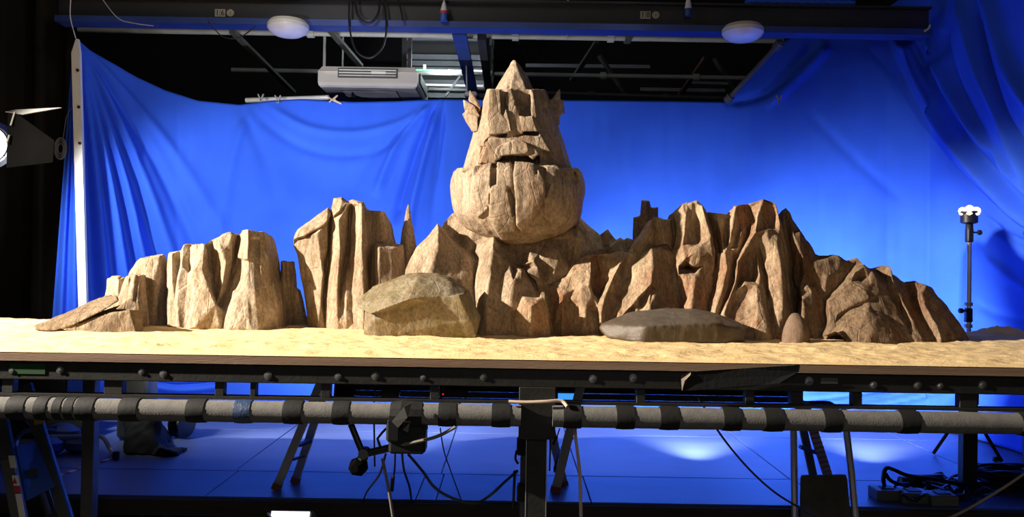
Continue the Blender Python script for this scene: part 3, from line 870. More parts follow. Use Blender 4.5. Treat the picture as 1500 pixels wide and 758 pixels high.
# layered slab lying in front of the first blocks
rk('slab_rock', ROCK_S, 'layered brown slab rock lying tilted in the sand beside the pale blocks', [
    [P(49, 478, 4.42), P(52, 484, 4.36), P(80, 486, 4.33), P(100, 456, 4.5), P(150, 436, 4.5), P(170, 433, 4.45), P(174, 441, 4.36), P(150, 456, 4.3), P(110, 476, 4.3), P(165, 437, 4.62), P(90, 470, 4.62)],
    [P(90, 484, 4.32), P(135, 490, 4.28), P(200, 492, 4.28), P(209, 492, 4.36), P(208, 456, 4.38), P(190, 453, 4.30), P(150, 462, 4.32), P(120, 470, 4.36), P(206, 460, 4.6), P(110, 480, 4.6), P(209, 485, 4.6)],
    [P(170, 453, 4.33), P(190, 438, 4.36), P(204, 446, 4.35), P(206, 456, 4.34), P(180, 452, 4.5), P(204, 450, 4.5)],
    [P(90, 484, 4.4), P(150, 455, 4.42), P(185, 445, 4.44), P(200, 455, 4.42), P(205, 488, 4.42), P(95, 486, 4.55), P(185, 448, 4.58), P(203, 486, 4.58)],
    [P(150, 445, 4.5), P(153, 433, 4.5), P(163, 432, 4.5), P(168, 440, 4.5), P(150, 445, 4.58), P(166, 440, 4.58)],
], h=.006, flute=.003, amp=.004)
rk('block_rock', ROCK_L, 'small rounded cream rock peeking out behind the tilted slab', [col(146, 188, 158, 183, 408, 407, 4.85, .18, .65), col(150, 180, 163, 178, 405, 405, 4.87, .14, .65)], h=.006)
rk('block_rock', ROCK_T, 'short grey-brown split rock in front of the tall square block', [col(163, 218, 188, 212, 401, 402, 4.62, .15, .45), col(188, 216, 198, 215, 400, 403, 4.63, .12, .35), col(160, 195, 183, 196, 405, 402, 4.64, .12, .5)], h=.006)
rk('block_rock', ROCK_L, 'tall square-shouldered pale block rock left of the fluted cream cliff', [
    [PX(197, 4.86, ZB), PX(225, 4.76, ZB), PX(247, 4.86, ZB), PX(245, 5.02, ZB), PX(200, 5.02, ZB), P(190, 402, 4.84), P(206, 379, 4.84), P(213, 381, 4.78), P(235, 374, 4.77), P(240, 373, 4.84), P(246, 386, 4.86), P(206, 378, 5.0), P(240, 373, 5.0), P(226, 400, 4.755)]], h=.007)

facet_rock('cliff_rock', ROCK_L, 'fluted cream cliff rock with a broken top and a wide square right end',
    [(243, 438, .05), (247, 371, .06), (264, 367, .05), (268, 359, .03), (276, 357, .02), (284, 359, .03), (295, 356, .02), (300, 358, .03), (310, 352, .07), (319, 348, .05), (326, 344, .05), (337, 341, .05), (351, 344, .08), (355, 337, .02), (364, 337, -.02), (390, 340, .06), (393, 364, .06), (397, 408, .07), (401, 413, .06), (406, 455, .06)],
    [(406, 476, .04), (376, 485, -.09), (335, 483, -.09), (324, 483, -.03), (297, 481, -.06), (270, 481, -.05), (252, 480, -.01), (245, 480, .04)],
    [[(264, 367, .05), (261, 390, .06), (260, 405, .02)], [(252, 372, .02), (252, 406, -.01), (250, 440, .0)], [(260, 405, .02), (256, 440, -.02), (256, 460, -.03)], [(268, 359, .03), (266, 385, -.02), (261, 410, -.04), (259, 445, -.06), (262, 478, -.06)],
     [(279, 360, .05), (277, 395, .02)], [(284, 359, .02), (284, 395, -.05), (286, 430, -.07), (288, 478, -.09)], [(276, 400, -.02), (272, 430, -.04), (270, 478, -.05)], [(300, 362, -.02), (297, 395, -.06), (308, 425, -.08), (316, 447, -.08), (322, 478, -.06)],
     [(302, 363, .09), (308, 380, .10), (313, 400, .09), (315, 425, .06), (318, 440, .0)], [(311, 356, .08), (314, 400, .07), (316, 428, .05)], [(319, 350, .01), (324, 370, -.02), (331, 386, -.04), (327, 410, -.04), (319, 440, -.03)], [(328, 346, .02), (330, 365, .0), (331, 386, -.04)],
     [(340, 345, .01), (338, 380, .02), (333, 410, .02)], [(350, 347, .12), (346, 375, .11), (342, 397, .10), (335, 424, .07), (322, 446, .03)], [(353, 345, .03), (348, 378, .02), (363, 379, -.07), (364, 340, -.03)], [(349, 380, .07), (346, 400, .05), (340, 424, .02), (337, 436, -.01), (330, 456, -.03), (326, 480, -.03)],
     [(363, 379, -.07), (357, 383, -.01), (361, 425, -.07), (366, 482, -.10)], [(364, 382, -.04), (361, 425, -.07)], [(342, 430, -.03), (338, 450, -.06), (336, 480, -.10)], [(381, 348, .02), (382, 420, -.04), (379, 480, -.08)], [(368, 347, -.02), (381, 348, .02)], [(366, 351, .0), (380, 352, .03)], [(372, 360, .0), (373, 420, -.07), (372, 482, -.09)], [(392, 375, .03), (396, 420, .03), (398, 475, .0)]],
    lambda y: 4.64 + (482 - y) / 145 * .12, 4.98, seed=1, flute=.005)

rk('pillar_rock', ROCK_T, 'small dark split pillar rock in the shade of the tall cliff', [col(403, 432, 411, 421, 382, 382, 4.9, .14, .4), col(412, 440, 419, 433, 383, 382, 4.92, .14, .6), col(422, 455, 428, 441, 418, 424, 4.93, .14, .5)], h=.006)
facet_rock('cliff_rock', ROCK_T, 'tall tan cliff rock of upright columns with a block leaning on it',
    [(447, 445, .1), (441, 410, .1), (437, 377, .09), (430, 360, .06), (431, 346, .06), (436, 335, .07), (480, 303, .06), (484, 308, .05), (485, 312, .10), (487, 299, .07), (488, 290, .07), (500, 288, .06), (509, 295, .05), (516, 292, .04), (533, 296, .04), (535, 305, .06), (541, 309, .06), (563, 310, .05), (568, 316, .08), (574, 346, .09), (577, 356, .07), (591, 359, .08), (593, 399, .08)],
    [(594, 470, .06), (560, 474, -.05), (533, 474, -.10), (507, 473, -.07), (494, 473, -.08), (476, 469, -.01), (465, 471, -.02), (451, 471, .08)],
    [[(431, 350, .03), (446, 345, -.03), (479, 326, -.04), (484, 318, .02)], [(433, 352, .06), (447, 348, .02), (479, 329, .0)], [(447, 349, .01), (450, 375, .01), (446, 400, .05), (452, 440, .04)], [(465, 342, -.04), (470, 375, -.04), (474, 400, -.02), (470, 440, -.02), (466, 469, -.03)], [(479, 330, .0), (480, 365, .02)],
     [(485, 318, .12), (482, 360, .11), (478, 400, .09), (475, 440, .06)], [(487, 304, .03), (489, 316, -.01), (497, 309, -.03), (500, 292, .0)], [(509, 297, .0), (502, 310, .0), (490, 318, .02)],
     [(488, 320, .02), (483, 390, .0), (478, 440, -.01)], [(514, 298, .01), (505, 308, -.02), (496, 322, -.05), (498, 371, -.07), (494, 430, -.07), (495, 471, -.08)], [(515, 303, .09), (512, 340, .09), (510, 371, .08), (501, 405, .02), (498, 440, -.03)], [(509, 396, -.01), (507, 430, -.05), (507, 471, -.08)],
     [(516, 304, .04), (515, 350, .03), (512, 395, .0), (516, 440, -.04), (517, 472, -.06)], [(530, 300, -.04), (530, 355, -.08), (533, 424, -.10), (533, 472, -.11)], [(533, 300, .0), (533, 340, -.05)], [(546, 312, .07), (547, 355, .06), (545, 418, .04), (542, 470, .0)], [(540, 311, .05), (541, 350, .02)], [(556, 312, .02), (560, 350, .02), (562, 357, .04)], [(547, 356, .06), (562, 357, .05), (577, 357, .05)],
     [(547, 366, .03), (547, 420, .03)], [(549, 366, -.02), (549, 420, -.03), (549, 470, -.04)], [(555, 362, -.05), (555, 420, -.06), (556, 472, -.07)], [(558, 360, -.02), (575, 362, .0), (588, 362, .04)], [(575, 364, -.02), (577, 420, -.03), (578, 472, -.03)]],
    lambda y: 4.76 + (472 - y) / 180 * .10, 5.1, seed=2, flute=.004)
rk('spike_rock', ROCK_T, 'slender pointed spike rock rising behind the olive boulder', [peak(598, 297, 560, 634, 4.93, .2, .6, ya_w=1), peak(597, 310, 566, 620, 4.89, .2, .5)], h=.006, flute=.004)

# ------------------------------------------------------------------ mound under the head
facet_rock('mound_rock', ROCK_T, 'broad rocky mound with jagged peaks carrying the stone head',
    [(592, 440, .06), (593, 395, .06), (602, 377, .05), (612, 361, .04), (631, 340, .01), (641, 327, -.02), (647, 334, .02), (650, 326, .12), (662, 312, .14), (690, 300, .14), (760, 296, .14), (835, 300, .14), (848, 317, .16), (862, 330, .16), (879, 344, .16), (890, 335, .15), (903, 351, .16), (909, 347, .16), (914, 351, .16), (919, 348, .16), (930, 351, .16), (926, 367, .18), (940, 420, .2)],
    [(935, 480, .3), (850, 486, .14), (800, 486, .02), (770, 486, -.04), (740, 486, -.10), (712, 486, -.10), (690, 486, .0), (665, 486, .0), (628, 482, -.06), (600, 480, .03)],
    [[(641, 329, -.04), (641, 366, -.08), (633, 381, -.08), (630, 420, -.09), (628, 470, -.10)], [(641, 329, -.03), (659, 353, -.01), (679, 372, .01), (690, 400, .02)], [(651, 333, .13), (660, 345, .13), (672, 356, .11), (690, 370, .09), (699, 382, .08), (694, 417, .06), (697, 450, .03)], [(662, 314, .12), (690, 330, .06), (706, 339, .05)], [(690, 345, .05), (704, 352, .05)],
     [(660, 380, -.02), (668, 420, -.03), (665, 470, -.04)], [(612, 380, .0), (608, 430, .0)],
     [(724, 344, -.05), (706, 369, -.02), (699, 395, .0), (696, 425, .01)], [(724, 345, -.05), (722, 366, -.10), (718, 395, -.13), (712, 448, -.13), (713, 484, -.12)], [(724, 345, -.05), (735, 362, .0), (749, 382, .02), (752, 400, -.02)], [(727, 348, .02), (745, 362, .07), (765, 372, .08), (775, 366, .06), (790, 372, .05)], [(750, 380, .05), (765, 384, .06)],
     [(746, 387, -.06), (764, 397, -.08), (778, 415, -.07), (786, 432, -.06)], [(746, 387, -.06), (752, 411, -.13), (748, 450, -.13), (745, 484, -.12)], [(749, 385, .02), (768, 392, .03), (780, 412, .01), (790, 430, .0)], [(734, 395, -.07), (732, 430, -.09), (730, 484, -.09)],
     [(763, 389, .0), (782, 383, -.05), (787, 392, -.03), (795, 413, -.02)], [(773, 400, -.04), (785, 412, -.04)], [(784, 383, .03), (797, 400, .04), (800, 414, .02)],
     [(742, 355, .06), (760, 358, .06), (800, 350, .06), (840, 345, .07)], [(800, 372, .0), (812, 400, .0)], [(820, 366, .02), (832, 400, .05)], [(832, 352, .08), (834, 380, .1)], [(846, 345, .05), (850, 375, .05)], [(850, 322, .08), (862, 345, .1), (878, 366, .1)], [(889, 338, .1), (893, 362, .1)], [(905, 352, .12), (908, 366, .12)]],
    lambda y: 4.54 + (485 - y) / 170 * .24, 5.16, seed=3, flute=.003)
rk('stub_rock', ROCK_R, 'squat rounded pinkish rock with a notched top beside the mound', [
    peak(768, 436, 748, 800, 4.40, .2, .5, ya_w=10), [PX(749, 4.46, ZB), PX(775, 4.38, ZB), PX(806, 4.45, ZB), PX(806, 4.6, ZB), PX(750, 4.6, ZB), P(753, 460, 4.45), P(765, 434, 4.46), P(795, 437, 4.45), P(803, 460, 4.45), P(778, 450, 4.385), P(780, 437, 4.55)],
    peak(795, 427, 782, 812, 4.47, .14, .5, ya_w=4), peak(762, 432, 752, 776, 4.46, .12, .5, ya_w=4)], h=.006, k=.012, flute=.003)

# ------------------------------------------------------------------ right cliff
facet_rock('cliff_rock', ROCK_R, 'massive reddish cliff rock of eroded columns behind the flat dark boulder',
    [(782, 445, .04), (785, 418, .04), (800, 412, .03), (818, 411, .03), (828, 404, .03), (838, 393, .02), (848, 382, .02), (862, 375, .0), (872, 373, .02), (900, 371, .03), (912, 369, .03), (920, 372, .03), (926, 360, .05), (936, 345, .05), (946, 330, .03), (953, 322, .0), (962, 319, .01), (975, 321, .0), (985, 322, .05), (983, 312, .06), (999, 299, .03), (1008, 297, .04), (1021, 293, .04), (1030, 300, .03), (1035, 312, .08), (1049, 312, .04), (1060, 314, .09), (1071, 313, .09), (1075, 302, .02), (1084, 300, .02), (1096, 299, .04), (1118, 292, .0), (1127, 293, .02), (1136, 298, .01), (1145, 327, .03), (1153, 355, .05), (1158, 400, .06), (1161, 440, .06)],
    [(1163, 497, .03), (1148, 498, -.09), (1139, 498, -.11), (1128, 498, -.14), (1108, 497, -.15), (1090, 496, -.13), (1062, 495, -.10), (1040, 494, -.04), (1010, 494, -.05), (990, 494, .0), (955, 493, -.10), (920, 492, -.04), (880, 491, -.04), (877, 491, .02), (860, 491, -.03), (838, 490, .03), (824, 490, -.06), (808, 489, .0), (786, 488, .05)],
    [[(815, 413, .02), (825, 432, -.04), (824, 455, -.07), (823, 486, -.08)], [(800, 416, .01), (806, 445, .0), (810, 485, -.01)], [(818, 412, .02), (840, 402, -.02), (856, 398, -.02), (866, 378, -.02)], [(828, 434, -.02), (842, 425, -.03), (853, 418, -.04), (855, 400, -.03)], [(828, 437, .0), (838, 450, .02), (838, 488, .02)], [(853, 420, -.05), (851, 440, -.06), (858, 455, -.06), (858, 486, -.06)], [(861, 456, .03), (876, 460, .03), (877, 486, .03)],
     [(866, 377, -.03), (866, 400, -.04), (863, 420, -.05), (868, 436, -.05), (876, 448, -.05)], [(869, 379, .07), (869, 400, .09), (868, 415, .08), (872, 428, .09), (878, 431, .08)], [(873, 376, .03), (880, 400, .05), (884, 420, .06)], [(903, 373, .03), (900, 388, .01), (893, 405, .0)],
     [(922, 371, .0), (908, 387, -.04), (896, 411, -.06), (886, 435, -.08), (880, 460, -.08), (880, 485, -.06)], [(912, 386, .05), (910, 400, .05), (912, 415, .02), (905, 430, .0), (898, 460, -.03)], [(920, 388, .02), (922, 405, .01), (918, 420, -.01)], [(932, 375, .0), (935, 400, -.04), (930, 430, -.05)], [(948, 360, .0), (954, 364, -.06), (956, 396, -.09), (954, 416, -.10), (951, 451, -.10), (954, 490, -.11)],
     [(954, 416, -.08), (935, 436, -.08), (918, 456, -.08), (906, 470, -.06)], [(956, 420, -.03), (940, 440, -.02), (925, 456, -.01), (920, 488, -.04)], [(930, 446, -.07), (934, 460, -.07), (932, 488, -.06)], [(967, 362, -.02), (976, 390, .0), (988, 425, .02), (996, 450, .04), (996, 490, .02)], [(962, 425, -.05), (975, 450, -.02), (980, 490, -.03)], [(957, 362, .0), (975, 358, .03), (985, 368, .05)],
     [(953, 325, -.02), (949, 340, -.04), (935, 362, -.03), (930, 372, .0)], [(958, 324, .01), (960, 345, .02), (956, 358, .02)], [(971, 323, -.02), (972, 340, -.03), (974, 356, -.02)], [(979, 324, .0), (980, 340, .0), (980, 358, .01)], [(986, 325, .08), (988, 345, .07), (985, 362, .07)],
     [(1000, 301, .0), (1005, 318, -.02), (1003, 340, -.03), (1000, 360, -.03)], [(986, 314, .05), (992, 345, .02), (990, 362, .02)], [(1008, 302, .01), (1010, 335, .03), (1010, 355, .02)], [(1021, 298, .0), (1018, 330, .05), (1022, 356, .03)], [(1013, 298, .0), (1014, 315, .02)], [(1029, 302, -.03), (1035, 325, -.04), (1041, 345, -.05), (1044, 366, -.05)], [(1036, 313, .10), (1044, 335, .10), (1050, 360, .08), (1051, 370, .06)],
     [(985, 370, .02), (1000, 362, -.04), (1012, 364, -.04), (1024, 362, -.05), (1044, 367, -.05)], [(990, 372, .0), (1003, 380, -.05), (1015, 372, -.05), (1028, 376, -.05), (1046, 380, -.03)], [(994, 390, -.03), (1005, 383, -.03), (1016, 390, -.03)], [(997, 394, .10), (1008, 391, .13), (1016, 396, .08)], [(994, 402, -.02), (1006, 404, -.03), (1018, 404, -.04)], [(1030, 390, -.02), (1044, 395, .0)],
     [(986, 390, .02), (992, 420, .03), (998, 450, .03)], [(1018, 407, -.05), (1015, 430, -.06), (1012, 455, -.06), (1010, 490, -.06)], [(1020, 406, -.04), (1034, 410, -.01), (1043, 416, .03), (1041, 435, .04), (1036, 456, .02)], [(1030, 412, -.02), (1028, 450, -.03)],
     [(1049, 312, .03), (1053, 330, .0), (1057, 350, -.01), (1059, 366, -.02)], [(1040, 315, .09), (1047, 340, .08)], [(1062, 316, .10), (1063, 340, .09), (1064, 358, .06)], [(1068, 318, .09), (1066, 345, .06)],
     [(1051, 374, .0), (1062, 370, -.05), (1065, 394, -.06), (1058, 425, -.07), (1049, 452, -.07), (1042, 490, -.06)], [(1049, 374, .05), (1047, 400, .05), (1044, 425, .04), (1036, 455, .02)], [(1069, 366, -.01), (1076, 380, .04), (1075, 405, .05), (1070, 430, .04), (1058, 452, .01), (1052, 470, -.02)],
     [(1077, 305, -.01), (1073, 330, -.03), (1069, 352, -.03), (1066, 362, -.02)], [(1084, 303, .03), (1083, 330, .04), (1084, 338, .02), (1076, 362, .02)], [(1086, 340, -.01), (1080, 366, .0)], [(1096, 303, .07), (1098, 325, .08), (1096, 345, .07), (1086, 366, .04)], [(1100, 305, .06), (1106, 325, .04)],
     [(1117, 295, -.03), (1109, 320, -.06), (1106, 341, -.07), (1091, 366, -.07), (1081, 384, -.07), (1078, 410, -.08), (1067, 440, -.09), (1059, 462, -.10)], [(1110, 345, -.04), (1098, 366, -.01), (1090, 385, .02), (1088, 405, .03), (1082, 415, .0)], [(1107, 365, -.03), (1110, 385, -.03), (1113, 402, -.05), (1112, 418, -.07), (1118, 440, -.10), (1126, 490, -.15)], [(1104, 372, .01), (1102, 395, .02), (1100, 412, .02)],
     [(1070, 444, -.08), (1078, 426, -.08), (1092, 416, -.08), (1108, 419, -.09), (1110, 450, -.12), (1108, 490, -.16)], [(1080, 440, -.05), (1092, 428, -.04), (1100, 440, -.07), (1098, 488, -.12)], [(1072, 455, -.07), (1082, 488, -.10)], [(1113, 372, .03), (1120, 400, .03), (1124, 430, .0), (1128, 460, -.05), (1133, 492, -.09)],
     [(1111, 357, -.03), (1118, 380, -.01), (1126, 407, -.04), (1132, 440, -.07), (1139, 490, -.11)], [(1124, 297, .0), (1123, 318, .03), (1125, 334, .02), (1133, 336, -.02), (1142, 338, -.02)], [(1131, 300, -.01), (1134, 320, .01), (1133, 334, .0)], [(1136, 299, -.02), (1143, 330, -.04)], [(1124, 337, -.06), (1126, 352, -.06), (1138, 362, -.07), (1145, 400, -.08), (1147, 440, -.09), (1149, 494, -.10)], [(1142, 340, -.03), (1149, 362, .0), (1151, 400, .0), (1155, 450, .0)]],
    lambda y: 4.57 + (495 - y) / 200 * .22, 5.02, seed=4, flute=.006, amp=.005)
sp = rk('spire_rock', ROCK_D, 'dark flat-topped spire rock standing behind the reddish cliff', [col(926, 950, 927, 942, 318, 315, 5.02, .1, .5), col(930, 966, 939, 953, 293, 294, 5.0, .12, .5), col(940, 972, 950, 965, 304, 303, 5.03, .1, .5)], h=.006, flute=.002)

facet_rock('ridge_rock', ROCK_D, 'dark brown ridge rock of sloping peaks descending beside the light stand',
    [(1147, 400, .1), (1146, 319, .06), (1151, 304, .04), (1157, 310, .04), (1169, 331, .06), (1182, 351, .06), (1194, 373, .05), (1201, 374, .06), (1218, 375, .07), (1227, 374, .07), (1241, 383, .09), (1256, 378, .05), (1266, 387, .05), (1279, 396, .09), (1286, 394, .07), (1298, 389, .04), (1304, 389, .03), (1308, 400, .05), (1316, 406, .05), (1327, 417, .08), (1340, 412, .06), (1355, 418, .03), (1366, 423, .05), (1381, 441, .07), (1401, 467, .07), (1414, 486, .06)],
    [(1424, 502, .04), (1400, 502, -.03), (1379, 502, -.08), (1366, 502, -.04), (1352, 502, -.10), (1336, 502, -.11), (1305, 502, -.17), (1275, 502, -.20), (1240, 501, -.17), (1226, 501, -.04), (1210, 501, -.06), (1198, 501, -.05), (1176, 501, -.10), (1164, 501, .08), (1150, 501, .12)],
    [[(1157, 311, .02), (1163, 345, -.01), (1166, 372, .01), (1163, 410, .08)], [(1150, 310, .05), (1155, 360, .08), (1160, 410, .14), (1164, 450, .16), (1166, 490, .12)], [(1170, 395, .1), (1173, 440, .08)], [(1172, 340, .0), (1174, 372, -.02), (1178, 400, .0), (1181, 418, -.01)], [(1182, 353, .02), (1186, 385, .0), (1196, 420, .02), (1204, 450, .0)],
     [(1173, 428, -.02), (1175, 440, -.07), (1176, 465, -.09), (1177, 495, -.11)], [(1174, 426, -.03), (1182, 419, -.04), (1189, 428, -.04), (1192, 445, -.04), (1190, 495, -.06)], [(1194, 440, .0), (1198, 495, -.03)],
     [(1206, 380, .02), (1212, 405, -.01), (1210, 425, .0)], [(1228, 380, .04), (1228, 400, .03)], [(1253, 388, .10), (1245, 400, .09), (1234, 415, .07), (1220, 428, .05), (1210, 440, .03), (1208, 470, .0)], [(1241, 385, .08), (1238, 400, .06)],
     [(1265, 391, -.06), (1253, 398, -.06), (1241, 410, -.06), (1218, 436, -.07), (1212, 442, -.07), (1216, 465, -.09), (1214, 490, -.1)], [(1265, 391, -.06), (1276, 397, -.03), (1297, 415, -.03), (1308, 440, -.05), (1318, 464, -.07), (1336, 492, -.10)], [(1256, 404, -.04), (1262, 409, -.01), (1272, 407, -.03)], [(1247, 412, -.07), (1262, 418, -.09), (1276, 416, -.08), (1290, 420, -.05)], [(1226, 462, -.10), (1246, 448, -.11), (1273, 437, -.11), (1290, 432, -.07)], [(1228, 466, -.08), (1247, 452, -.09), (1273, 441, -.10)], [(1221, 450, -.09), (1224, 480, -.1)],
     [(1222, 474, -.10), (1236, 472, -.12), (1256, 461, -.15), (1273, 456, -.16), (1290, 462, -.15), (1304, 472, -.13), (1318, 486, -.12), (1330, 496, -.11)], [(1240, 468, -.11), (1272, 452, -.12), (1300, 464, -.1)], [(1245, 480, -.15), (1275, 480, -.19), (1305, 485, -.15)], [(1214, 491, -.09), (1224, 486, -.11), (1238, 490, -.15)], [(1216, 496, .0), (1226, 492, .0), (1234, 496, -.04)],
     [(1282, 399, .10), (1290, 405, .08), (1299, 413, .02)], [(1297, 391, .04), (1297, 403, .03), (1300, 412, .0)], [(1305, 392, .0), (1308, 410, -.01), (1316, 430, -.02), (1326, 450, -.05), (1337, 470, -.07), (1350, 496, -.10)], [(1300, 416, .0), (1310, 440, .01), (1322, 464, -.01)], [(1316, 410, .02), (1326, 430, .02)], [(1328, 420, .10), (1334, 435, .08), (1342, 455, .03), (1353, 475, .0), (1366, 496, -.03)],
     [(1341, 415, .05), (1346, 425, .04)], [(1355, 420, -.01), (1348, 431, -.03), (1352, 445, -.04), (1362, 460, -.05), (1372, 477, -.07), (1379, 496, -.08)], [(1355, 420, -.01), (1366, 436, .0), (1380, 460, -.01), (1396, 490, -.03)], [(1345, 436, .02), (1350, 455, .0)], [(1362, 450, .0), (1376, 474, -.02), (1386, 495, -.04)]],
    lambda y: 4.56 + (500 - y) / 195 * .22, 5.02, seed=5, flute=.005, amp=.005)

# ------------------------------------------------------------------ loose boulders
rk('boulder', ROCK_O, 'large olive boulder with a grey overhanging cap on the sand', [
    [P(521, 440, 4.42), P(524, 452, 4.36), P(540, 461, 4.27), P(600, 438, 4.20), P(612, 405, 4.34), P(610, 399, 4.44), P(640, 400, 4.46), P(655, 410, 4.34), P(690, 428, 4.34), P(598, 400, 4.47), P(545, 420, 4.47), P(660, 405, 4.47), P(688, 430, 4.47), P(660, 434, 4.24), P(575, 412, 4.42)],
    [P(534, 458, 4.33), P(532, 490, 4.36), P(551, 494, 4.33), P(548, 470, 4.30), P(600, 440, 4.26), P(672, 432, 4.22), P(690, 470, 4.26), P(664, 497, 4.35), P(697, 497, 4.33), P(704, 465, 4.36), P(688, 428, 4.38), P(580, 496, 4.36), P(610, 498, 4.36), P(540, 492, 4.47), P(695, 492, 4.47), P(690, 430, 4.47), P(540, 440, 4.47)]],
   cuts=[blob(P(625, 500, 4.22), (.14, .05, .03))], h=.006, flute=.002, amp=.003, k=.004)
rk('boulder', ROCK_G, 'long flat dark grey boulder lying before the reddish cliff', [
    [P(877, 481, 4.36), P(882, 474, 4.36), P(920, 458, 4.42), P(975, 451, 4.46), P(1020, 452, 4.48), P(1055, 460, 4.44), P(1085, 472, 4.38), P(1093, 484, 4.33), P(1090, 502, 4.30), P(1060, 503, 4.24), P(1000, 504, 4.22), P(940, 504, 4.18), P(929, 502, 4.2), P(890, 496, 4.3),
     P(947, 478, 4.17), P(1046, 474, 4.22), P(1080, 480, 4.27), P(880, 482, 4.5), P(930, 458, 4.47), P(1030, 455, 4.47), P(1090, 485, 4.5), P(900, 494, 4.47), P(1085, 498, 4.47)]],
   h=.006, flute=.001, amp=.003, k=.004, soft=12)
rk('cone_stone', ROCK_C, 'small smooth egg-shaped dark stone by the cleft between cliff and ridge', [
    ('E', PX(1166, 4.36, ZT + .035), Vector((.070, .07, .12))), peak(1165, 461, 1149, 1185, 4.3, .14, .5, ya_w=4)], h=.006, k=.04, flute=.0, amp=.002, soft=8)

# ------------------------------------------------------------------ the carved stone head
hd = thing('stone_head', P(760, 350, 4.85), 'towering carved stone head with a pointed top and heavy square beard', 'sculpture')


def ring(xl, xr, y, Yf, Yc=4.85, Yk=5.08, n=9, pw=2.6):
    """front half-outline at one photo row, from the left side round the front to the right side, plus a back"""
    out = []; c = (xl + xr) / 2; hw = (xr - xl) / 2
    for i in range(n):
        t = -PI / 2 + PI * i / (n - 1)
        sx = math.copysign(abs(math.sin(t)) ** (2 / pw), math.sin(t)); cy = abs(math.cos(t)) ** (2 / pw)
        out.append(P(c + hw * sx, y, Yc - (Yc - Yf) * cy))
    for s in (-.75, .75): out.append(P(c + hw * s, y, Yk))
    return out


skull = ring(714, 800, 131, 4.66, n=7) + ring(702, 812, 165, 4.63, n=7) + ring(689, 826, 212, 4.60, n=7) + ring(676, 840, 252, 4.58, n=7) + ring(690, 830, 300, 4.60, n=7)
face_add = [skull,
    win([(717, 132), (733, 131), (740, 155), (736, 172), (747, 180), (749, 192), (738, 197), (716, 197), (714, 170)], 4.555, 4.72),
    win([(742, 131), (749, 130), (753, 165), (764, 178), (768, 196), (742, 199), (738, 180), (741, 160)], 4.57, 4.72),
    win([(762, 170), (780, 170), (788, 194), (766, 193)], 4.565, 4.72), win([(776, 131), (781, 132), (790, 194), (784, 194), (778, 168)], 4.59, 4.72), win([(749, 130), (757, 131), (757, 160), (763, 176), (752, 170)], 4.59, 4.72),
    win([(786, 194), (792, 196), (808, 223), (788, 218)], 4.575, 4.70), win([(797, 140), (804, 150), (802, 160), (797, 160)], 4.70, 4.9),
    win([(703, 215), (716, 199), (768, 198), (790, 199), (797, 228), (790, 240), (700, 240)], 4.575, 4.7)]
face_cut = [win([(716, 198), (744, 195), (742, 201), (714, 203)], 4.5, 4.645), win([(766, 193), (788, 193), (790, 199), (768, 198)], 4.5, 4.645),
            win([(733, 132), (737, 132), (742, 158), (738, 170), (734, 168), (738, 155)], 4.5, 4.63), win([(757, 131), (761, 131), (758, 155), (755, 155)], 4.5, 4.63),
            ('E', P(769, 150, 4.575), Vector((.046, .035, .085))), win([(727, 228), (790, 228), (790, 240), (727, 240)], 4.4, 4.66),
            win([(703, 215), (718, 199), (716, 204), (704, 226), (702, 240), (699, 240)], 4.5, 4.60), win([(690, 240), (697, 190), (699, 192), (694, 240)], 4.5, 4.66)]
rock('face', ROCK_H, face_add, face_cut, h=.006, k=.005, amp=.003, flute=.003, parent=hd, seed=2)
rock('pointed_top', ROCK_H, [[P(752, 87, 4.84), P(755, 88, 4.84), P(756, 96, 4.80), P(724, 134, 4.8), P(740, 136, 4.68), P(772, 136, 4.68), P(782, 134, 4.8), P(772, 110, 4.84), P(730, 134, 5.0), P(776, 134, 5.0)],
                             [P(749, 90, 4.84), P(755, 89, 4.83), P(748, 136, 4.66), P(768, 136, 4.68), P(768, 115, 4.76), P(740, 136, 4.9), P(765, 136, 4.9)]], h=.006, amp=.003, flute=.002, parent=hd, seed=3)
lip = [win([(733, 222), (741, 210), (752, 205), (764, 206), (773, 211), (775, 222), (770, 226), (742, 226), (737, 228)], 4.545, 4.64),
       win([(724, 228), (728, 216), (741, 209), (740, 224), (735, 229), (731, 234), (725, 236)], 4.55, 4.64),
       win([(768, 214), (776, 213), (785, 218), (790, 226), (781, 234), (774, 228), (768, 225)], 4.555, 4.64)]
rock('mustache', ROCK_H, lip, h=.005, amp=.002, flute=.001, parent=hd, seed=4)
BR = [(244, 672, 846, 4.545), (252, 664, 852, 4.525), (272, 659.5, 857, 4.497), (292, 660.5, 857, 4.49), (310, 665, 854, 4.503), (326, 673, 847, 4.533), (338, 687, 832, 4.57), (348, 708, 812, 4.62), (357, 740, 783, 4.70)]
beard = []
for yy in list(range(246, 357, 6)) + [357]:
    beard += ring(interp(yy, [(b[0], b[1]) for b in BR]), interp(yy, [(b[0], b[2]) for b in BR]), yy, interp(yy, [(b[0], b[3]) for b in BR]), n=19, pw=2.25)
badd = [beard, win([(694, 250), (694, 246), (721, 240), (720, 256)], 4.58, 4.8), win([(727, 250), (727, 240), (750, 239), (750, 252)], 4.575, 4.75), win([(753, 252), (753, 239), (783, 242), (783, 252)], 4.575, 4.75),
        win([(783, 250), (786, 242), (806, 243), (812, 242), (818, 244), (820, 252)], 4.585, 4.8), win([(676, 252), (676, 250), (692, 246), (692, 252)], 4.63, 4.85), win([(821, 250), (838, 248), (850, 252), (850, 262), (821, 262)], 4.66, 4.95)]
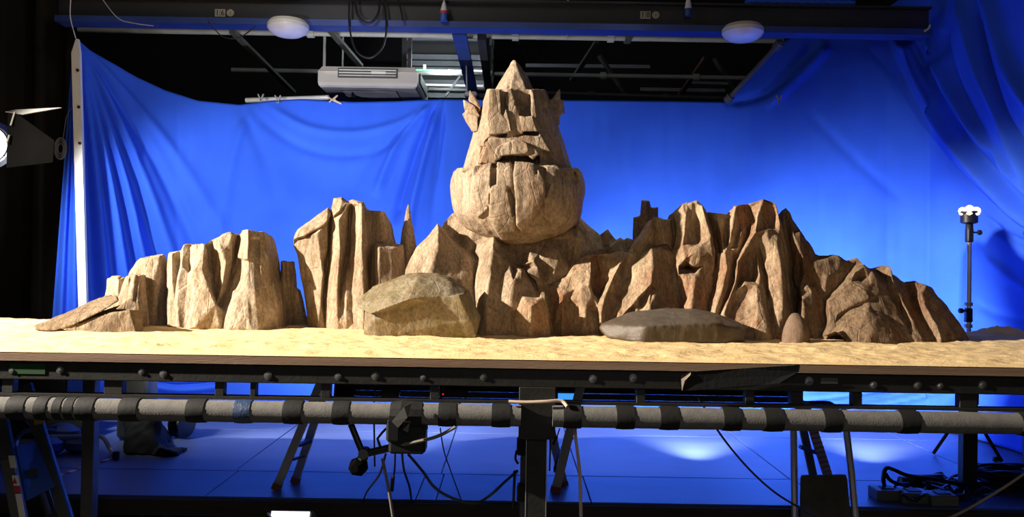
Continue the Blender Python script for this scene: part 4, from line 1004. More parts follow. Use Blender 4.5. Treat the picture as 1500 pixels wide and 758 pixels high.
bpan = [(win([(719, 272), (743, 273), (752, 300), (755, 350), (735, 352), (716, 322), (717, 300)], 4.3, 4.75), .022), (win([(753, 236), (783, 240), (785, 257), (799, 265), (798, 290), (790, 312), (765, 340), (757, 330), (754, 300)], 4.3, 4.75), .027),
        (win([(692, 244), (721, 238), (719, 270), (715, 306), (700, 320), (690, 300)], 4.3, 4.8), .016), (win([(800, 244), (819, 246), (824, 280), (830, 310), (810, 330), (796, 318), (801, 290)], 4.3, 4.85), .016), (win([(728, 236), (749, 236), (749, 276), (728, 273)], 4.3, 4.8), .010)]
bcut = [win([(690, 246), (693, 246), (691, 274)], 4.3, 4.60), win([(720, 236), (727.5, 236), (727.5, 271), (718, 271)], 4.3, 4.56), win([(718.5, 265), (719.5, 270), (715.5, 308)], 4.3, 4.58), win([(750, 236), (754, 236), (753, 262), (751, 262)], 4.3, 4.58),
        win([(743, 277), (747, 277), (755, 292), (755, 312), (751, 318)], 4.3, 4.53), win([(783, 238), (787, 238), (787, 256), (784, 256)], 4.3, 4.575), win([(798, 264), (806, 270), (800, 290), (798, 290)], 4.3, 4.535), win([(820, 248), (824, 248), (824, 276)], 4.3, 4.60), win([(840, 252), (844, 252), (848, 276)], 4.3, 4.70)]
rock('beard', ROCK_H, badd, bcut, panels=bpan, h=.006, k=.005, amp=.004, flute=.003, parent=hd, seed=5, fl=14)
rock('ear', ROCK_H, [[P(687, 132, 4.84), P(690, 133, 4.84), P(686, 146, 4.82), P(704, 160, 4.78), P(702, 150, 4.82), P(698, 172, 4.82), P(690, 150, 4.88), P(704, 165, 4.9)],
                     [P(678, 146, 4.82), P(681, 147, 4.8), P(695, 155, 4.78), P(703, 170, 4.76), P(690, 185, 4.8), P(680, 160, 4.8), P(684, 160, 4.88), P(700, 178, 4.9)],
                     [P(677, 167, 4.8), P(682, 164, 4.8), P(700, 170, 4.74), P(700, 192, 4.74), P(692, 194, 4.8), P(682, 178, 4.8), P(682, 170, 4.87), P(698, 192, 4.9)]], h=.005, amp=.002, flute=.001, parent=hd, seed=6)
rock('ear', ROCK_H, [[P(819, 130, 4.84), P(821, 131, 4.84), P(808, 146, 4.82), P(821, 147, 4.82), P(810, 150, 4.9), P(821, 150, 4.9)],
                     [P(806, 146, 4.8), P(826, 147, 4.84), P(827, 167, 4.84), P(806, 172, 4.74), P(800, 160, 4.76), P(806, 146, 4.9), P(826, 148, 4.92), P(825, 167, 4.92), P(802, 170, 4.95)],
                     [P(804, 165, 4.76), P(820, 166, 4.82), P(820, 182, 4.82), P(812, 192, 4.8), P(808, 192, 4.74), P(818, 168, 4.9), P(812, 190, 4.95), P(800, 180, 4.95)]], h=.005, amp=.002, flute=.001, parent=hd, seed=7)

# ================================================================== OVERHEAD
def text_mesh(body, size, loc, m, parent, name='numeral', depth=.001):
    cu = bpy.data.curves.new(name, 'FONT'); cu.body = body; cu.size = size; cu.extrude = depth; cu.align_x = 'CENTER'; cu.align_y = 'CENTER'; cu.resolution_u = 3
    ob = bpy.data.objects.new(name + '_curve', cu)
    me = bpy.data.meshes.new_from_object(ob)
    bpy.data.objects.remove(ob); bpy.data.curves.remove(cu)
    me.transform(Matrix.Rotation(PI / 2, 4, 'X'))
    V = np.zeros(len(me.vertices) * 3, dtype=np.float32); me.vertices.foreach_get('co', V); V = V.reshape(-1, 3) + np.array(loc)
    F = [tuple(p.vertices) for p in me.polygons]
    bpy.data.meshes.remove(me)
    return mkobj(name, V, F, m, parent)


YBM = 6.5; ZBM = 3.60; XB0, XB1 = P(88, 40, YBM).x, P(1358, 48, YBM).x
gb = thing('ceiling_girder', ((XB0 + XB1) / 2, YBM, ZBM), 'long dark steel girder with a blue bottom flange over the backdrop', 'girder')
MB().box(((XB0 + XB1) / 2, YBM, ZBM + .0075), (XB1 - XB0, .16, .015)).build('bottom_flange', M_BLUEDK, gb)
MB().box(((XB0 + XB1) / 2, YBM - .076, ZBM + .025), (XB1 - XB0, .012, .05)).build('flange_lip', M_BLUEDK, gb)
MB().box(((XB0 + XB1) / 2, YBM, ZBM + .115), (XB1 - XB0, .05, .2)).build('web', M_DARKBEAM, gb)
MB().box(((XB0 + XB1) / 2, YBM, ZBM + .222), (XB1 - XB0, .16, .015)).build('top_flange', M_DARKBEAM, gb)
e = P(1360, 42, YBM - .09); MB().tube(spline([e + Vector((-.03, 0, -.02)), e, e + Vector((.012, 0, .03))]), .008).build('end_hook', M_CREAM, gb)
for px, txt, lab in ((329, '16', 'pale tag and sticker beside a white dome lamp, reading 16'), (952, '18', 'pale tag and sticker between the pointed stone top and small beacon, reading 18')):
    py = 19 if px < 500 else 22
    c = P(px - 6.5, py, YBM - .03)
    sg = thing('number_tag', c, lab, 'sign')
    for k, ch in enumerate(txt):
        q = c + Vector((-.022 + k * .043, 0, 0))
        MB().box(q, (.040, .003, .062)).build('plate', M_SIGN, sg)
        text_mesh(ch, .062, q + Vector((0, -.0025, 0)), M_INK, sg)
    q = P(px + 8.5, py, YBM - .03)
    MB().lathe([(.03, -.002), (.03, .002)], q, (0, 1, 0), 18).build('round_sticker', M_SIGN, sg)
    text_mesh('1', .028, q + Vector((0, -.003, 0)), M_INK, sg)

for px, py, w, lab in ((422, 42, 60, 'round white dome lamp under the girder beside the tag 16'), (1088, 49, 60, 'round white dome lamp under the girder close to its cut right end')):
    c = P(px, py, YBM - .14); R = w / 2 / FPX * (YBM - .14)
    lp = thing('dome_lamp', c, lab, 'lamp', None)
    MB().lathe([(R * .3, -.062), (R * .62, -.054), (R * .88, -.03), (R, .0), (R * .99, .012)], c, n=28).build('diffuser', M_PALE, lp, True)
    MB().lathe([(R * .99, .013), (R, .03), (R * .85, .06), (R * .5, .07)], c, n=28).build('housing', M_CREAM, lp, True)
    MB().box(c + Vector((0, .07, .07)), (.06, .2, .02)).build('bracket', M_DARKBEAM, lp)
# cone-shaped beacons on the girder
for px, py, lab, cols3 in ((650, 17, 'small upright beacon with blue base, red ring and white tip on the girder', (M_BLUEPAINT, M_RED, M_WHITE)), (1008, 10, 'small upright beacon with dark blue base and white tip on the girder', (M_BLUEDK, None, M_WHITE))):
    c = P(px, py + 14, YBM - .10)
    bn = thing('beacon', c, lab, 'beacon')
    MB().lathe([(.030, 0), (.031, .05), (.029, .06)], c, n=14).build('base', cols3[0], bn, True)
    if cols3[1]: MB().lathe([(.033, .06), (.033, .078)], c, n=14).build('ring', cols3[1], bn, True)
    MB().lathe([(.029, .078 if cols3[1] else .06), (.022, .11), (.011, .15), (.005, .165)], c, n=14).build('tip', cols3[2], bn, True)
V = []
for i in range(40):
    s_ = i / 39; x = P(1092 + 155 * s_, 4, 6.52).x
    for k in range(8):
        t = 2 * PI * k / 8; V.append((x, 6.5 + .07 * math.cos(t), ZBM + .262 + (.03 + .008 * math.sin(i * 1.7 + k)) * math.sin(t)))
F = [(i * 8 + k, i * 8 + (k + 1) % 8, (i + 1) * 8 + (k + 1) % 8, (i + 1) * 8 + k) for i in range(39) for k in range(8)] + [tuple(range(7, -1, -1)), tuple(range(312, 320))]
tag(mkobj('cloth_roll', V, F, M_DRAPE, None, True), 'rumpled roll of blue cloth lying on top of the girder', 'cloth')
# roof members running away from the camera
p0 = P(673, 40, 6.6)
MB_ = MB().box((p0.x, 8.0, ZBM - .0), (.115, 2.85, .03)); MB_.box((p0.x, 8.0, ZBM + .1), (.03, 2.85, .17))
tag(MB_.build('roof_joist', M_BLUEDK), 'dark blue steel joist running back from the girder above the stone head', 'joist')
p1 = P(706, 40, 6.75)
t = thing('roof_truss', (p1.x, 8.0, ZBM), 'black lattice roof truss running back beside the blue joist', 'truss')
MB().bar((p1.x, 6.7, ZBM + .02), (p1.x, 10.4, ZBM + .02), .07, .07).build('bottom_chord', M_DARKBEAM, t)
MB().bar((p1.x, 6.7, ZBM + .55), (p1.x, 10.4, ZBM + .55), .07, .07).build('top_chord', M_DARKBEAM, t)
for i in range(6): MB().bar((p1.x, 6.8 + i * .58, ZBM + .05), (p1.x, 7.1 + i * .58, ZBM + .52), .04).build('web_bar', M_DARKBEAM, t)


def pipe(name, a, b, r, m, label, cat='pipe', fits=()):
    o = MB().tube([a, b], r, 10).build(name, m, None, True)
    tag(o, label, cat)
    for f in fits:
        q = Vector(a) + (Vector(b) - Vector(a)) * f
        MB().lathe([(r * 1.7, -.03), (r * 1.7, .03)], q, Vector(b) - Vector(a), 10).build('coupler', m, o)
    return o


pipe('scaffold_pipe', (-4.0, 7.35, 3.80), (2.45, 7.35, 3.80), .024, M_GREYPIPE, 'long grey scaffold pipe just behind the blue girder flange', fits=(.33, .62, .755))
pipe('scaffold_pipe', (-3.1, 8.8, 3.80), (2.55, 8.8, 3.80), .024, M_GREYPIPE, 'long grey scaffold pipe behind the white air conditioner', fits=(.5, .72, .9))
pipe('scaffold_pipe', P(628, 131, 9.0), P(1062, 144, 9.0), .02, M_DARKPIPE, 'thin dark pipe low behind the stone head and backdrop', fits=(.55, .8))
pipe('curtain_rail', P(360, 147, 7.14), P(482, 143, 7.14), .022, M_WHITE, 'white rail carrying the sagging backdrop beside the air conditioner')
pipe('curtain_rail', P(1066, 146, 7.02), P(1145, 60, 6.6), .022, M_DARKPIPE, 'slanted dark rail under the rising right part of the backdrop', fits=(.02, .93))
for a, b, m, lab in (((340, 46, 7.2), (430, 135, 8.9), M_DARKPIPE, 'dark diagonal brace left of the air conditioner'), ((478, 38, 7.0), (528, 96, 8.2), M_DARKPIPE, 'dark diagonal brace meeting the air conditioner top'),
                     ((838, 118, 9.2), (874, 62, 8.6), M_DARKPIPE, 'short dark brace nearest to the pointed stone top'), ((878, 82, 9.0), (918, 140, 9.2), M_DARKPIPE, 'grey-black brace leaning opposite to its neighbour by the thin pipe'),
                     ((994, 142, 9.2), (1034, 84, 8.8), mat('rust_brace', (.09, .03, .03), .6), 'rust-red diagonal brace above the backdrop'), ((1046, 86, 8.9), (1078, 132, 9.1), M_DARKPIPE, 'dark brace below the dome lamp near the slanted rail'),
                     ((918, 62, 7.4), (930, 40, 7.0), M_DARKPIPE, 'stub brace clamped on the long pipe under the tag 18')):
    tag(MB().bar(P(*a), P(*b), .055, .03).build('roof_brace', m), lab, 'brace')
for px, y0, y1, Y, w, lab in ((475, 36, 93, 7.5, .02, 'thin hanger rod at the left of the air conditioner'), (502, 38, 93, 8.0, .014, 'finest hanger rod over the middle left of the air conditioner'), (600, 36, 94, 7.6, .035, 'thick dark hanger post at the right of the air conditioner'), (831, 36, 54, 7.3, .012, 'short dropper rod holding the long pipe right of the stone head')):
    b = P(px, y1, Y); a = Vector((b.x, b.y, 5.38)); b.z -= .03
    tag(MB().bar(b, a, w).build('hanger_rod', M_GREYPIPE if w < .03 else M_DARKBEAM), lab, 'rod')
# ribbed roof lining, seen by fluorescent light between the members
rs = thing('roof_lining', P(655, 85, 9.6), 'ribbed grey roof lining glimpsed between hanger post and black truss', 'roof')
for i in range(12):
    y = 37 + i * 9.3
    if i in (3, 4, 8): continue
    a, b = P(596, y, 9.5), P(716, y + 1.5, 9.5)
    MB().bar(a, b, .04, .058).build('rib', M_ROOFSHEET, rs)
MB().box(P(656, 90, 9.62), (1.1, .03, 1.0)).build('backing', M_DARKBEAM, rs)
for px0, px1, py, h, lab in ((770, 952, 96, 5, 'pale purlin right of the pointed stone top'), (938, 1062, 131, 5, 'pale purlin close above the right half of the backdrop'), (1010, 1075, 121, 4, 'short pale purlin behind the rust-red brace')):
    tag(MB().bar(P(px0, py, 9.6), P(px1, py + 2, 9.6), .03, h / FPX * 9.6).build('roof_purlin', M_ROOFSHEET), lab, 'purlin')
# fluorescent tubes
ft = thing('fluorescent_tube', P(655, 104, 8.9), 'lit fluorescent tube, green then white, beside the air conditioner', 'lamp')
MB().tube([P(608, 104, 8.9), P(656, 105, 8.9)], .022, 10).build('green_length', M_GREEN_T, ft, True)
MB().tube([P(656, 105, 8.9), P(706, 106, 8.9)], .022, 10).build('white_length', M_WHITE_T, ft, True)
MB().box(P(622, 99, 8.9), (.03, .03, .06)).build('clip', M_CREAM, ft)
pl_ = bpy.data.lights.new('fluorescent_light', 'POINT'); pl_.energy = 26; pl_.color = (0.85, 1.0, 0.95); pl_.shadow_soft_size = .15
po_ = bpy.data.objects.new('fluorescent_light', pl_); COL.objects.link(po_); po_.location = P(650, 103, 8.75)
ft2 = thing('fluorescent_tube', P(655, 124, 9.3), 'thin lit white tube just above the backdrop rail near the blue joist', 'lamp')
MB().tube([P(618, 124, 9.3), P(708, 126, 9.3)], .012, 8).build('tube', mat('tube_pale', (.8, .8, .8), .4, emit=(.9, .9, .95), estr=.7), ft2, True)
MB().bar(P(652, 142, 9.2), P(674, 112, 9.2), .035, .02).build('strut', M_ROOFSHEET, ft2)
br = thing('lamp_bracket', P(690, 140, 7.6), 'small white fitting at the foot of the blue joist behind the ear', 'fitting')
MB().box(P(690, 139, 7.6), (.12, .1, .05), bev=.015).build('body', M_WHITE, br); bq = P(684, 139, 7.6); MB().bar(bq, (p0.x, 7.6, ZBM), .012).build('stem', M_GREYPIPE, br)

# ceiling cassette air conditioner
YA = 7.3; a0 = P(466, 96, YA); a1 = P(612, 96, YA); za = P(540, 126, YA).z; zt = P(540, 97, YA).z
ac = thing('air_conditioner', ((a0.x + a1.x) / 2, YA + .45, za), 'white ceiling air conditioner hanging above the blue backdrop', 'air conditioner')
xm = (a0.x + a1.x) / 2; wx = a1.x - a0.x
m1 = MB().hull([(xm + s * wx / 2 * k, YA + .45 + t * .45 * k, z) for s in (-1, 1) for t in (-1, 1) for k, z in ((.985, za), (1.0, za + .03), (1.0, zt - .05), (.93, zt))])
m1.build('body', M_CREAM, ac)
MB().box((xm, YA - .004, za + .115), (wx * .60, .012, .088), bev=.004).build('front_vent', M_GRILLE, ac)
for z in (za + .09, za + .115, za + .14): MB().box((xm - .0, YA - .014, z), (wx * .57, .012, .008)).build('vent_slat', M_CREAM, ac)
MB().box((xm + .1, YA - .018, za + .118), (.13, .012, .022)).build('vent_flap', M_CREAM, ac)
MB().box((xm, YA + .45, za - .004), (wx * .97, .88, .02), bev=.008).build('bottom_panel', mat('panel_bounce_tint', (.62, .62, .68), .35), ac)  # lilac tint stands in for blue light bounced off the drapes
gx = wx * .56
MB().box((xm - .01, YA + .32, za - .0145), (gx, .40, .006)).build('grille_frame', M_GRILLE, ac)
for i in range(11): MB().box((xm - .01, YA + .15 + i * .034, za - .021), (gx * .98, .012, .010)).build('grille_slat', mat('slat_grey', (.22, .22, .25), .5), ac)
MB().box((a1.x + .004, YA + .45, za + .11), (.012, .6, .09)).build('side_vent', M_GRILLE, ac)

# cables up in the roof
def cable(pts, r, m, label, n=6, cat='cable', group=None, name='cable'):
    o = MB().tube(spline(pts, n), r, 6).build(name, m, None, True); return tag(o, label, cat, group)


cable([P(512, -5, 6.4), P(512, 40, 6.4), P(522, 75, 6.45), P(542, 85, 6.45), P(560, 70, 6.45), P(566, 40, 6.4), P(562, -5, 6.4)], .008, M_CABLE, 'large hanging loop of black cable in front of the girder')
cable([P(520, -5, 6.38), P(524, 22, 6.38), P(540, 34, 6.38), P(554, 20, 6.38), P(556, -5, 6.38)], .010, M_CABLE, 'small tight loop of black cable draped on the girder face')
cable([P(582, -5, 6.38), P(588, 18, 6.38), P(590, 30, 6.38)], .007, M_CABLE, 'short black cable end hanging on the girder')
cable([P(104, -6, 6.3), P(103, 25, 6.3), P(111, 56, 6.33)], .004, M_CREAM, 'pale cord tied to the top of the white post')
cable([P(148, -4, 6.2), P(172, 26, 6.3), P(196, 34, 6.35), P(225, 38, 6.4)], .004, M_GREYPIPE, 'thin grey cord running up to the girder end above the backdrop')
cable([P(305, 30, 6.4), P(325, 53, 6.4), P(350, 55, 6.4), P(375, 38, 6.4)], .005, M_CABLE, 'slack black cable between the tag 16 and dome lamp')
kn = cable([P(478, 140, 7.06), P(488, 147, 7.05), P(500, 152, 7.05), P(490, 146, 7.04), P(494, 140, 7.05), P(482, 150, 7.05)], .007, M_CREAMC, 'pale cord knot tying the backdrop to its white rail', cat='knot', name='cord_knot')
for px, py, Y, lab in ((382, 146, 7.07, 'metal clip gripping the left end of the white curtain rail'), (407, 148, 7.07, 'metal clip gripping the middle of the white curtain rail'), (1141, 148, 6.98, 'small clip at the fold where the backdrop starts to rise')):
    c = thing('spring_clip', P(px, py, Y), lab, 'clip')
    MB().bar(P(px - 4, py - 8, Y), P(px + 1, py + 3, Y), .014, .01).build('jaw', M_ALU, c); MB().bar(P(px + 4, py - 8, Y), P(px - 1, py + 3, Y), .014, .01).build('jaw', M_ALU, c)

# ================================================================== LAMPS AND STAND
# studio lamp at the edge with barn doors
L0 = P(-16, 212, 5.45)
lm = thing('studio_lamp', PX(-16, 5.45, ZP), 'studio lamp with open barn doors in front of the black curtain', 'lamp')
dr = Vector((.86, -.35, -.25)).normalized()
MB().lathe([(.10, -.28), (.15, -.24), (.155, 0), (.165, .0), (.165, .03), (.13, .03), (.125, .01)], L0, dr, 24).build('housing', M_BLACKPL, lm, True)
MB().lathe([(.118, .012), (.09, .028), (.03, .036)], L0, dr, 24).build('lens', M_LENS, lm, True)
MB().plate([P(8, 164, 5.4), P(24, 161, 5.35), P(90, 158, 5.25), P(34, 168, 5.3)], .006).build('top_door', M_WHITE, lm)
MB().plate([P(12, 166, 5.22), P(26, 167, 5.2), P(80, 206, 5.12), P(78, 238, 5.12), P(10, 246, 5.22)], .006).build('side_door', M_MATT, lm)
MB().bar(P(22, 164, 5.2), P(16, 184, 5.2), .01).build('hinge', M_ALUD, lm); MB().bar(P(14, 198, 5.2), P(10, 210, 5.2), .01).build('hinge', M_ALUD, lm)
pb = PX(-16, 5.45, ZP + .02)
MB().tube([pb, L0 + Vector((0, 0, -.12))], .018, 10).build('pole', M_BLACKPL, lm)
for k in range(3):
    t = k * 2 * PI / 3 + .4; MB().tube([pb + Vector((0, 0, .45)), pb + Vector((.32 * math.cos(t), .32 * math.sin(t), 0))], .012, 8).build('leg', M_BLACKPL, lm)
# coiled cord reel by the drape
rl = thing('cord_reel', P(89, 234, 6.3), 'small grey coil of cord hanging beside the blue cloth strip', 'coil')
c = P(89, 218, 6.3)
for r in (.04, .058, .074, .085): MB().tube([c + Vector((r * .55 * math.cos(t), -.004, r * math.sin(t))) for t in np.linspace(0, 2 * PI, 25)], .0045, 6).build('turn', M_GRILLE, rl)
MB().tube([P(92, 205, 6.3), P(97, 172, 6.32), P(104, 158, 6.36)], .003, 6).build('cord', M_GRILLE, rl)

# chrome light stand with a cup of lit foil, its brightness painted in as emission
YS = 5.55
st = thing('light_stand', PX(1420, YS, ZP), 'chrome light stand with a black cup of brightly lit foil behind the ridge', 'light stand')
xc = PX(1419, YS, 1.6).x
zc = lambda py: P(1419, py, YS).z
MB().tube([(xc, YS, ZP + .25), (xc, YS, zc(348))], .017, 12).build('lower_tube', M_CHROME, st, True)
MB().tube([(xc, YS, zc(352)), (xc, YS, zc(324))], .013, 12).build('upper_tube', M_CHROME, st, True)
for py, s in ((345, 1), (462, -1)):
    z = zc(py); cl = MB().box((xc, YS, z), (.044, .044, .10), bev=.008).build('collar', M_BLACKPL, st)
    MB().lathe([(.006, 0), (.006, .03), (.018, .032), (.018, .05), (.012, .056)], (xc + s * .02, YS - .01, z + (.02 if s > 0 else .03)), (s, -.15, 0), 10).build('knob', M_BLACKPL, cl)
for z0 in (zc(446), zc(478)): MB().lathe([(.026, -.012), (.026, .012)], (xc, YS, z0), n=12).build('sleeve', M_ALU, st, True)
MB().lathe([(.024, 0), (.024, .05), (.03, .06)], (xc, YS, zc(338)), n=14).build('socket', M_BLACKPL, st, True)
MB().lathe([(.04, 0), (.055, .008), (.055, .065), (.07, .075), (.07, .085), (.06, .085)], (xc - .002, YS, zc(328)), n=20).build('cup', M_BLACKPL, st, True)
zb = zc(310)
for k in range(7):
    t = k * 2 * PI / 6; q = (xc + (.047 * math.cos(t) if k < 6 else 0), YS + (.047 * math.sin(t) if k < 6 else 0), zb + (.0 if k < 6 else .015))
    MB().lathe([(.008, -.03), (.022, -.018), (.029, .0), (.024, .018), (.010, .028)], q, n=10).build('foil_lump', M_FOIL_GLOW, st, True)
for k in range(3):
    t = k * 2 * PI / 3; MB().tube([(xc, YS, ZP + .4), (xc + .24 * math.cos(t), YS + .24 * math.sin(t), ZP + .012)], .012, 8).build('leg', M_MATT, st)

# ================================================================== UNDER THE TABLE
def ladder(name, base_pts, label, rung_ts, w, m, feet=None, depth=.03):
    """base_pts: list of (foot, top) pairs for each rail"""
    t = thing(name, base_pts[0][0], label, 'ladder')
    for a, b in base_pts:
        a, b = Vector(a), Vector(b); r = MB().bar(a, b, w, depth, up=(0, 1, 0)).build('rail', m, t)
        if feet: MB().bar(a, a + (b - a) * .055, w * 1.15, depth * 1.2, up=(0, 1, 0)).build('foot', feet, r)
    return t


# step ladder standing on the floor at the near left, with a blue tread
Yl = 4.05
def fl_(px, py, Y): return P(px, py, Y)
def down(a, b, z):     # continue the line a->b to height z
    a, b = Vector(a), Vector(b); return a + (b - a) * ((z - a.z) / (b.z - a.z))
r1 = (P(2, 612, Yl), P(30, 758, Yl)); r2 = (P(52, 612, Yl + .1), P(97, 758, Yl + .1)); r3 = (P(12, 672, Yl - .2), P(28, 758, Yl - .2)); r4 = (P(48, 660, Yl + .3), P(78, 758, Yl + .3))
ext = lambda r, z: down(r[0], r[1], z)
lad = ladder('step_ladder', [(ext(r1, .0), ext(r1, 1.05)), (ext(r2, .0), ext(r2, 1.05)), (ext(r3, 0), r3[0]), (ext(r4, 0), r4[0])], 'aluminium step ladder with a blue platform and red warning stickers', (), .06, M_ALUD)
for r, dx in ((r1, .034), (r2, .034)):
    a, b = ext(r, .0), ext(r, 1.05); MB().bar(a + Vector((dx, -.012, 0)), b + Vector((dx, -.012, 0)), .010, .012, up=(0, 1, 0)).build('rail_edge', M_BLUEPAINT, lad)
tr = MB().plate([P(22, 655, Yl - .06), P(51, 648, Yl + .06), P(79, 714, Yl + .02), P(38, 735, Yl - .1)], .02).build('platform', M_BLUEPAINT, lad)
MB().plate([P(41, 689, Yl - .055), P(53, 686, Yl - .035), P(55, 698, Yl - .04), P(43, 701, Yl - .06)], .026).build('hole', M_INK, tr)
for y0, y1, m in ((668, 686, M_CREAM), (697, 712, M_WHITE), (713, 722, M_RED), (724, 758, M_CREAM)):
    x = 16 + (y0 - 672) * .18
    MB().plate([P(x - 3, y0, Yl - .222), P(x + 6, y0, Yl - .222), P(x + 6 + (y1 - y0) * .18, y1, Yl - .222), P(x - 3 + (y1 - y0) * .18, y1, Yl - .222)], .003).build('sticker', m, lad)
MB().plate([P(18, 709, Yl - .226), P(21.5, 700, Yl - .226), P(25, 709, Yl - .226)], .002).build('warning_triangle', M_RED, lad)
MB().plate([P(49, 614, Yl + .06), P(63, 612, Yl + .06), P(65, 621, Yl + .06), P(51, 623, Yl + .06)], .004).build('yellow_tape', M_YELLOW, lad)
MB().tube([P(62, 722, Yl + .1), P(72, 752, Yl + .25)], .012, 8).build('brace', M_ALU, lad)

# middle ladder standing on the platform
Ym = 4.72
f1 = PX(404, Ym - .1, ZP); f2 = PX(432, Ym + .05, ZP)
l2 = ladder('step_ladder', [(f1, P(470, 560, Ym - .1)), (f2, P(480, 560, Ym + .05))], 'pair of aluminium ladder legs with orange feet left of the hanging camera rig', (), .045, M_ALU, M_ORANGE)
MB().bar(P(437, 653, Ym - .05), P(455, 646, Ym + .0), .04, .015).build('brace', M_BLUEPAINT, l2)
MB().bar(P(428, 674, Ym - .05), P(446, 668, Ym), .02, .012).build('brace', M_ALUD, l2)
# ladder behind the front leg
Yr = 4.65
l3 = ladder('step_ladder', [(PX(813, Yr, ZP), P(852, 560, Yr)), (PX(826, Yr + .15, ZP), P(800, 600, Yr + .1))], 'aluminium ladder with orange feet crossing behind the front table leg', (), .05, M_ALU, M_ORANGE)
MB().bar(P(818, 672, Yr), P(838, 640, Yr + .05), .02, .02).build('brace', M_BLUEPAINT, l3); MB().bar(P(815, 690, Yr), P(836, 632, Yr + .3), .035, .03).build('rail', M_ALUD, l3)
# right ladder with chrome tubes and a board
Yq = 4.15
q1 = PX(1166, Yq, 0); q2 = PX(1264, Yq, 0)
l4 = thing('step_ladder', q1, 'step ladder with tubular legs, red tape measure marks and a grimy board', 'ladder')
MB().tube([q1, P(1162, 600, Yq)], .018, 8).build('tube_leg', M_CHROME, l4, True); MB().tube([q2, P(1247, 690, Yq), P(1236, 600, Yq)], .018, 8).build('tube_leg', M_CHROME, l4, True)
MB().bar(P(1196, 720, Yq + .2), P(1168, 590, Yq + .2), .04, .02, up=(0, 1, 0)).build('rail', M_ALUD, l4)
rr_ = MB().bar(P(1220, 720, Yq + .15), P(1178, 590, Yq + .15), .045, .02, up=(0, 1, 0)).build('rail', M_ALU, l4)
for i in range(9):
    y = 636 + i * 7; x = 1178 + (y - 590) * 42 / 130
    MB().bar(P(x - 6, y + 1, Yq + .136), P(x + 7, y - 2, Yq + .136), .006, .004).build('red_mark', M_RED, rr_)
MB().bar(P(1172, 655, Yq + .17), P(1206, 667, Yq + .17), .035, .02).build('step', M_BLUEPAINT, l4)
bdp = MB().plate([P(1175, 697, Yq - .05), P(1238, 696, Yq - .05), P(1240, 702, Yq - .05), P(1248, 790, Yq - .05), P(1172, 790, Yq - .05), P(1173, 702, Yq - .05)], .018).build('board', M_PLY, l4)

# camera rig hung from the pole
rg = thing('camera_rig', P(595, 664, 3.42), 'black remote camera rig with a jointed arm hanging from the padded pole', 'rig')
MB().box(P(598, 641, 3.42), (.155, .10, .125), bev=.012).build('head_box', M_BLACKPL, rg)
MB().box(P(578, 628, 3.40), (.06, .09, .10), bev=.01).build('mount', M_BLACKPL, rg)
MB().tube([P(582, 654, 3.42), P(540, 664, 3.42), P(532, 665, 3.42)], .016, 10).build('arm', M_BLACKPL, rg, True)
MB().tube([P(514, 622, 3.44), P(531, 664, 3.42)], .014, 10).build('arm', M_BLACKPL, rg, True)
MB().lathe([(.022, -.03), (.022, .03)], P(534, 664, 3.42), (0, 1, 0), 12).build('joint', M_BLACKPL, rg)
kb = MB().tube([P(533, 668, 3.42), P(527, 680, 3.42)], .022, 10).build('neck', M_BLACKPL, rg)
V, F = [], []
prof = [(.018, -.035), (.035, -.025), (.042, 0), (.035, .025), (.018, .035)]
MB().lathe(prof, P(525, 684, 3.42), (.3, 1, 0), 7).build('lobed_knob', M_MATT, rg)
MB().tube([P(557, 655, 3.4), P(553, 643, 3.4), P(560, 634, 3.4), P(566, 628, 3.4)], .006, 6).build('bracket_wire', M_BLACKPL, rg)
MB().tube(spline([P(614, 640, 3.38), P(620, 632, 3.38), P(624, 626, 3.38), P(618, 622, 3.39)]), .009, 8).build('hook', M_BLACKPL, rg)

FZ = ZP + .006
def cab(pts, r, m, lab): return cable(pts, r, m, lab)
cab([P(572, 654, 3.39), P(600, 650, 3.37), P(640, 640, 3.36), P(667, 626, 3.36)], .008, M_CABLEG, 'grey-buff cable bowed from the camera rig up to the padded pole')
cab([P(548, 560, 3.5), P(548, 620, 3.5), P(549, 684, 3.5)], .004, M_CABLE, 'thin straight black cord hanging behind the arm of the rig')
cab([P(565, 666, 3.45), P(556, 695, 3.6), P(538, 720, 4.0), P(531, 737, 4.4)], .005, M_CABLE, 'black cable curving from the rig to the platform edge on its knob side')
cab([P(560, 672, 3.42), P(568, 710, 3.42), P(576, 760, 3.42)], .007, M_CABLEG, 'grey cable dropping straight from the rig past the platform edge')
cb = cab([P(579, 664, 3.42), P(578, 690, 3.42), P(575, 702, 3.42)], .004, M_CABLE, 'short black lead with a plug dangling from the rig')
MB().tube([P(576, 698, 3.42), P(574, 720, 3.42)], .008, 8).build('plug', M_BLACKPL, cb)
cab([P(589, 664, 3.43), P(592, 690, 3.5), P(600, 715, 3.7), P(603, 737, 4.4)], .005, M_CABLE, 'black cable wavering down from the rig box to the platform')
cab([P(598, 666, 3.43), P(620, 692, 3.5), P(636, 714, 3.5), P(662, 730, 3.5), P(695, 738, 3.5), P(718, 726, 3.5), P(740, 706, 3.55), P(758, 690, 3.6)], .006, M_CABLE, 'long black cable slung from the rig to the clamp at the front leg')
cab([P(645, 628, 3.5), P(650, 660, 3.6), P(660, 690, 3.8), P(677, 737, 4.4)], .003, M_CABLE, 'hair-thin black wire slanting from the pole to the platform')
cab([P(622, 700, 3.9), P(616, 714, 4.0), P(607, 737, 4.4)], .003, M_BLUEDK, 'fine dark blue wire trailing beside the long slung cable')
cab([P(754, 690, 3.6), P(753, 715, 3.6), P(752, 745, 3.6)], .007, M_CABLE, 'thick black cable hanging at the thin rear leg beside the clamps')
cab([P(757, 660, 3.62), P(755, 672, 3.62), P(759, 680, 3.62)], .006, M_CABLE, 'short black tail of cable at the upper leg clamp')
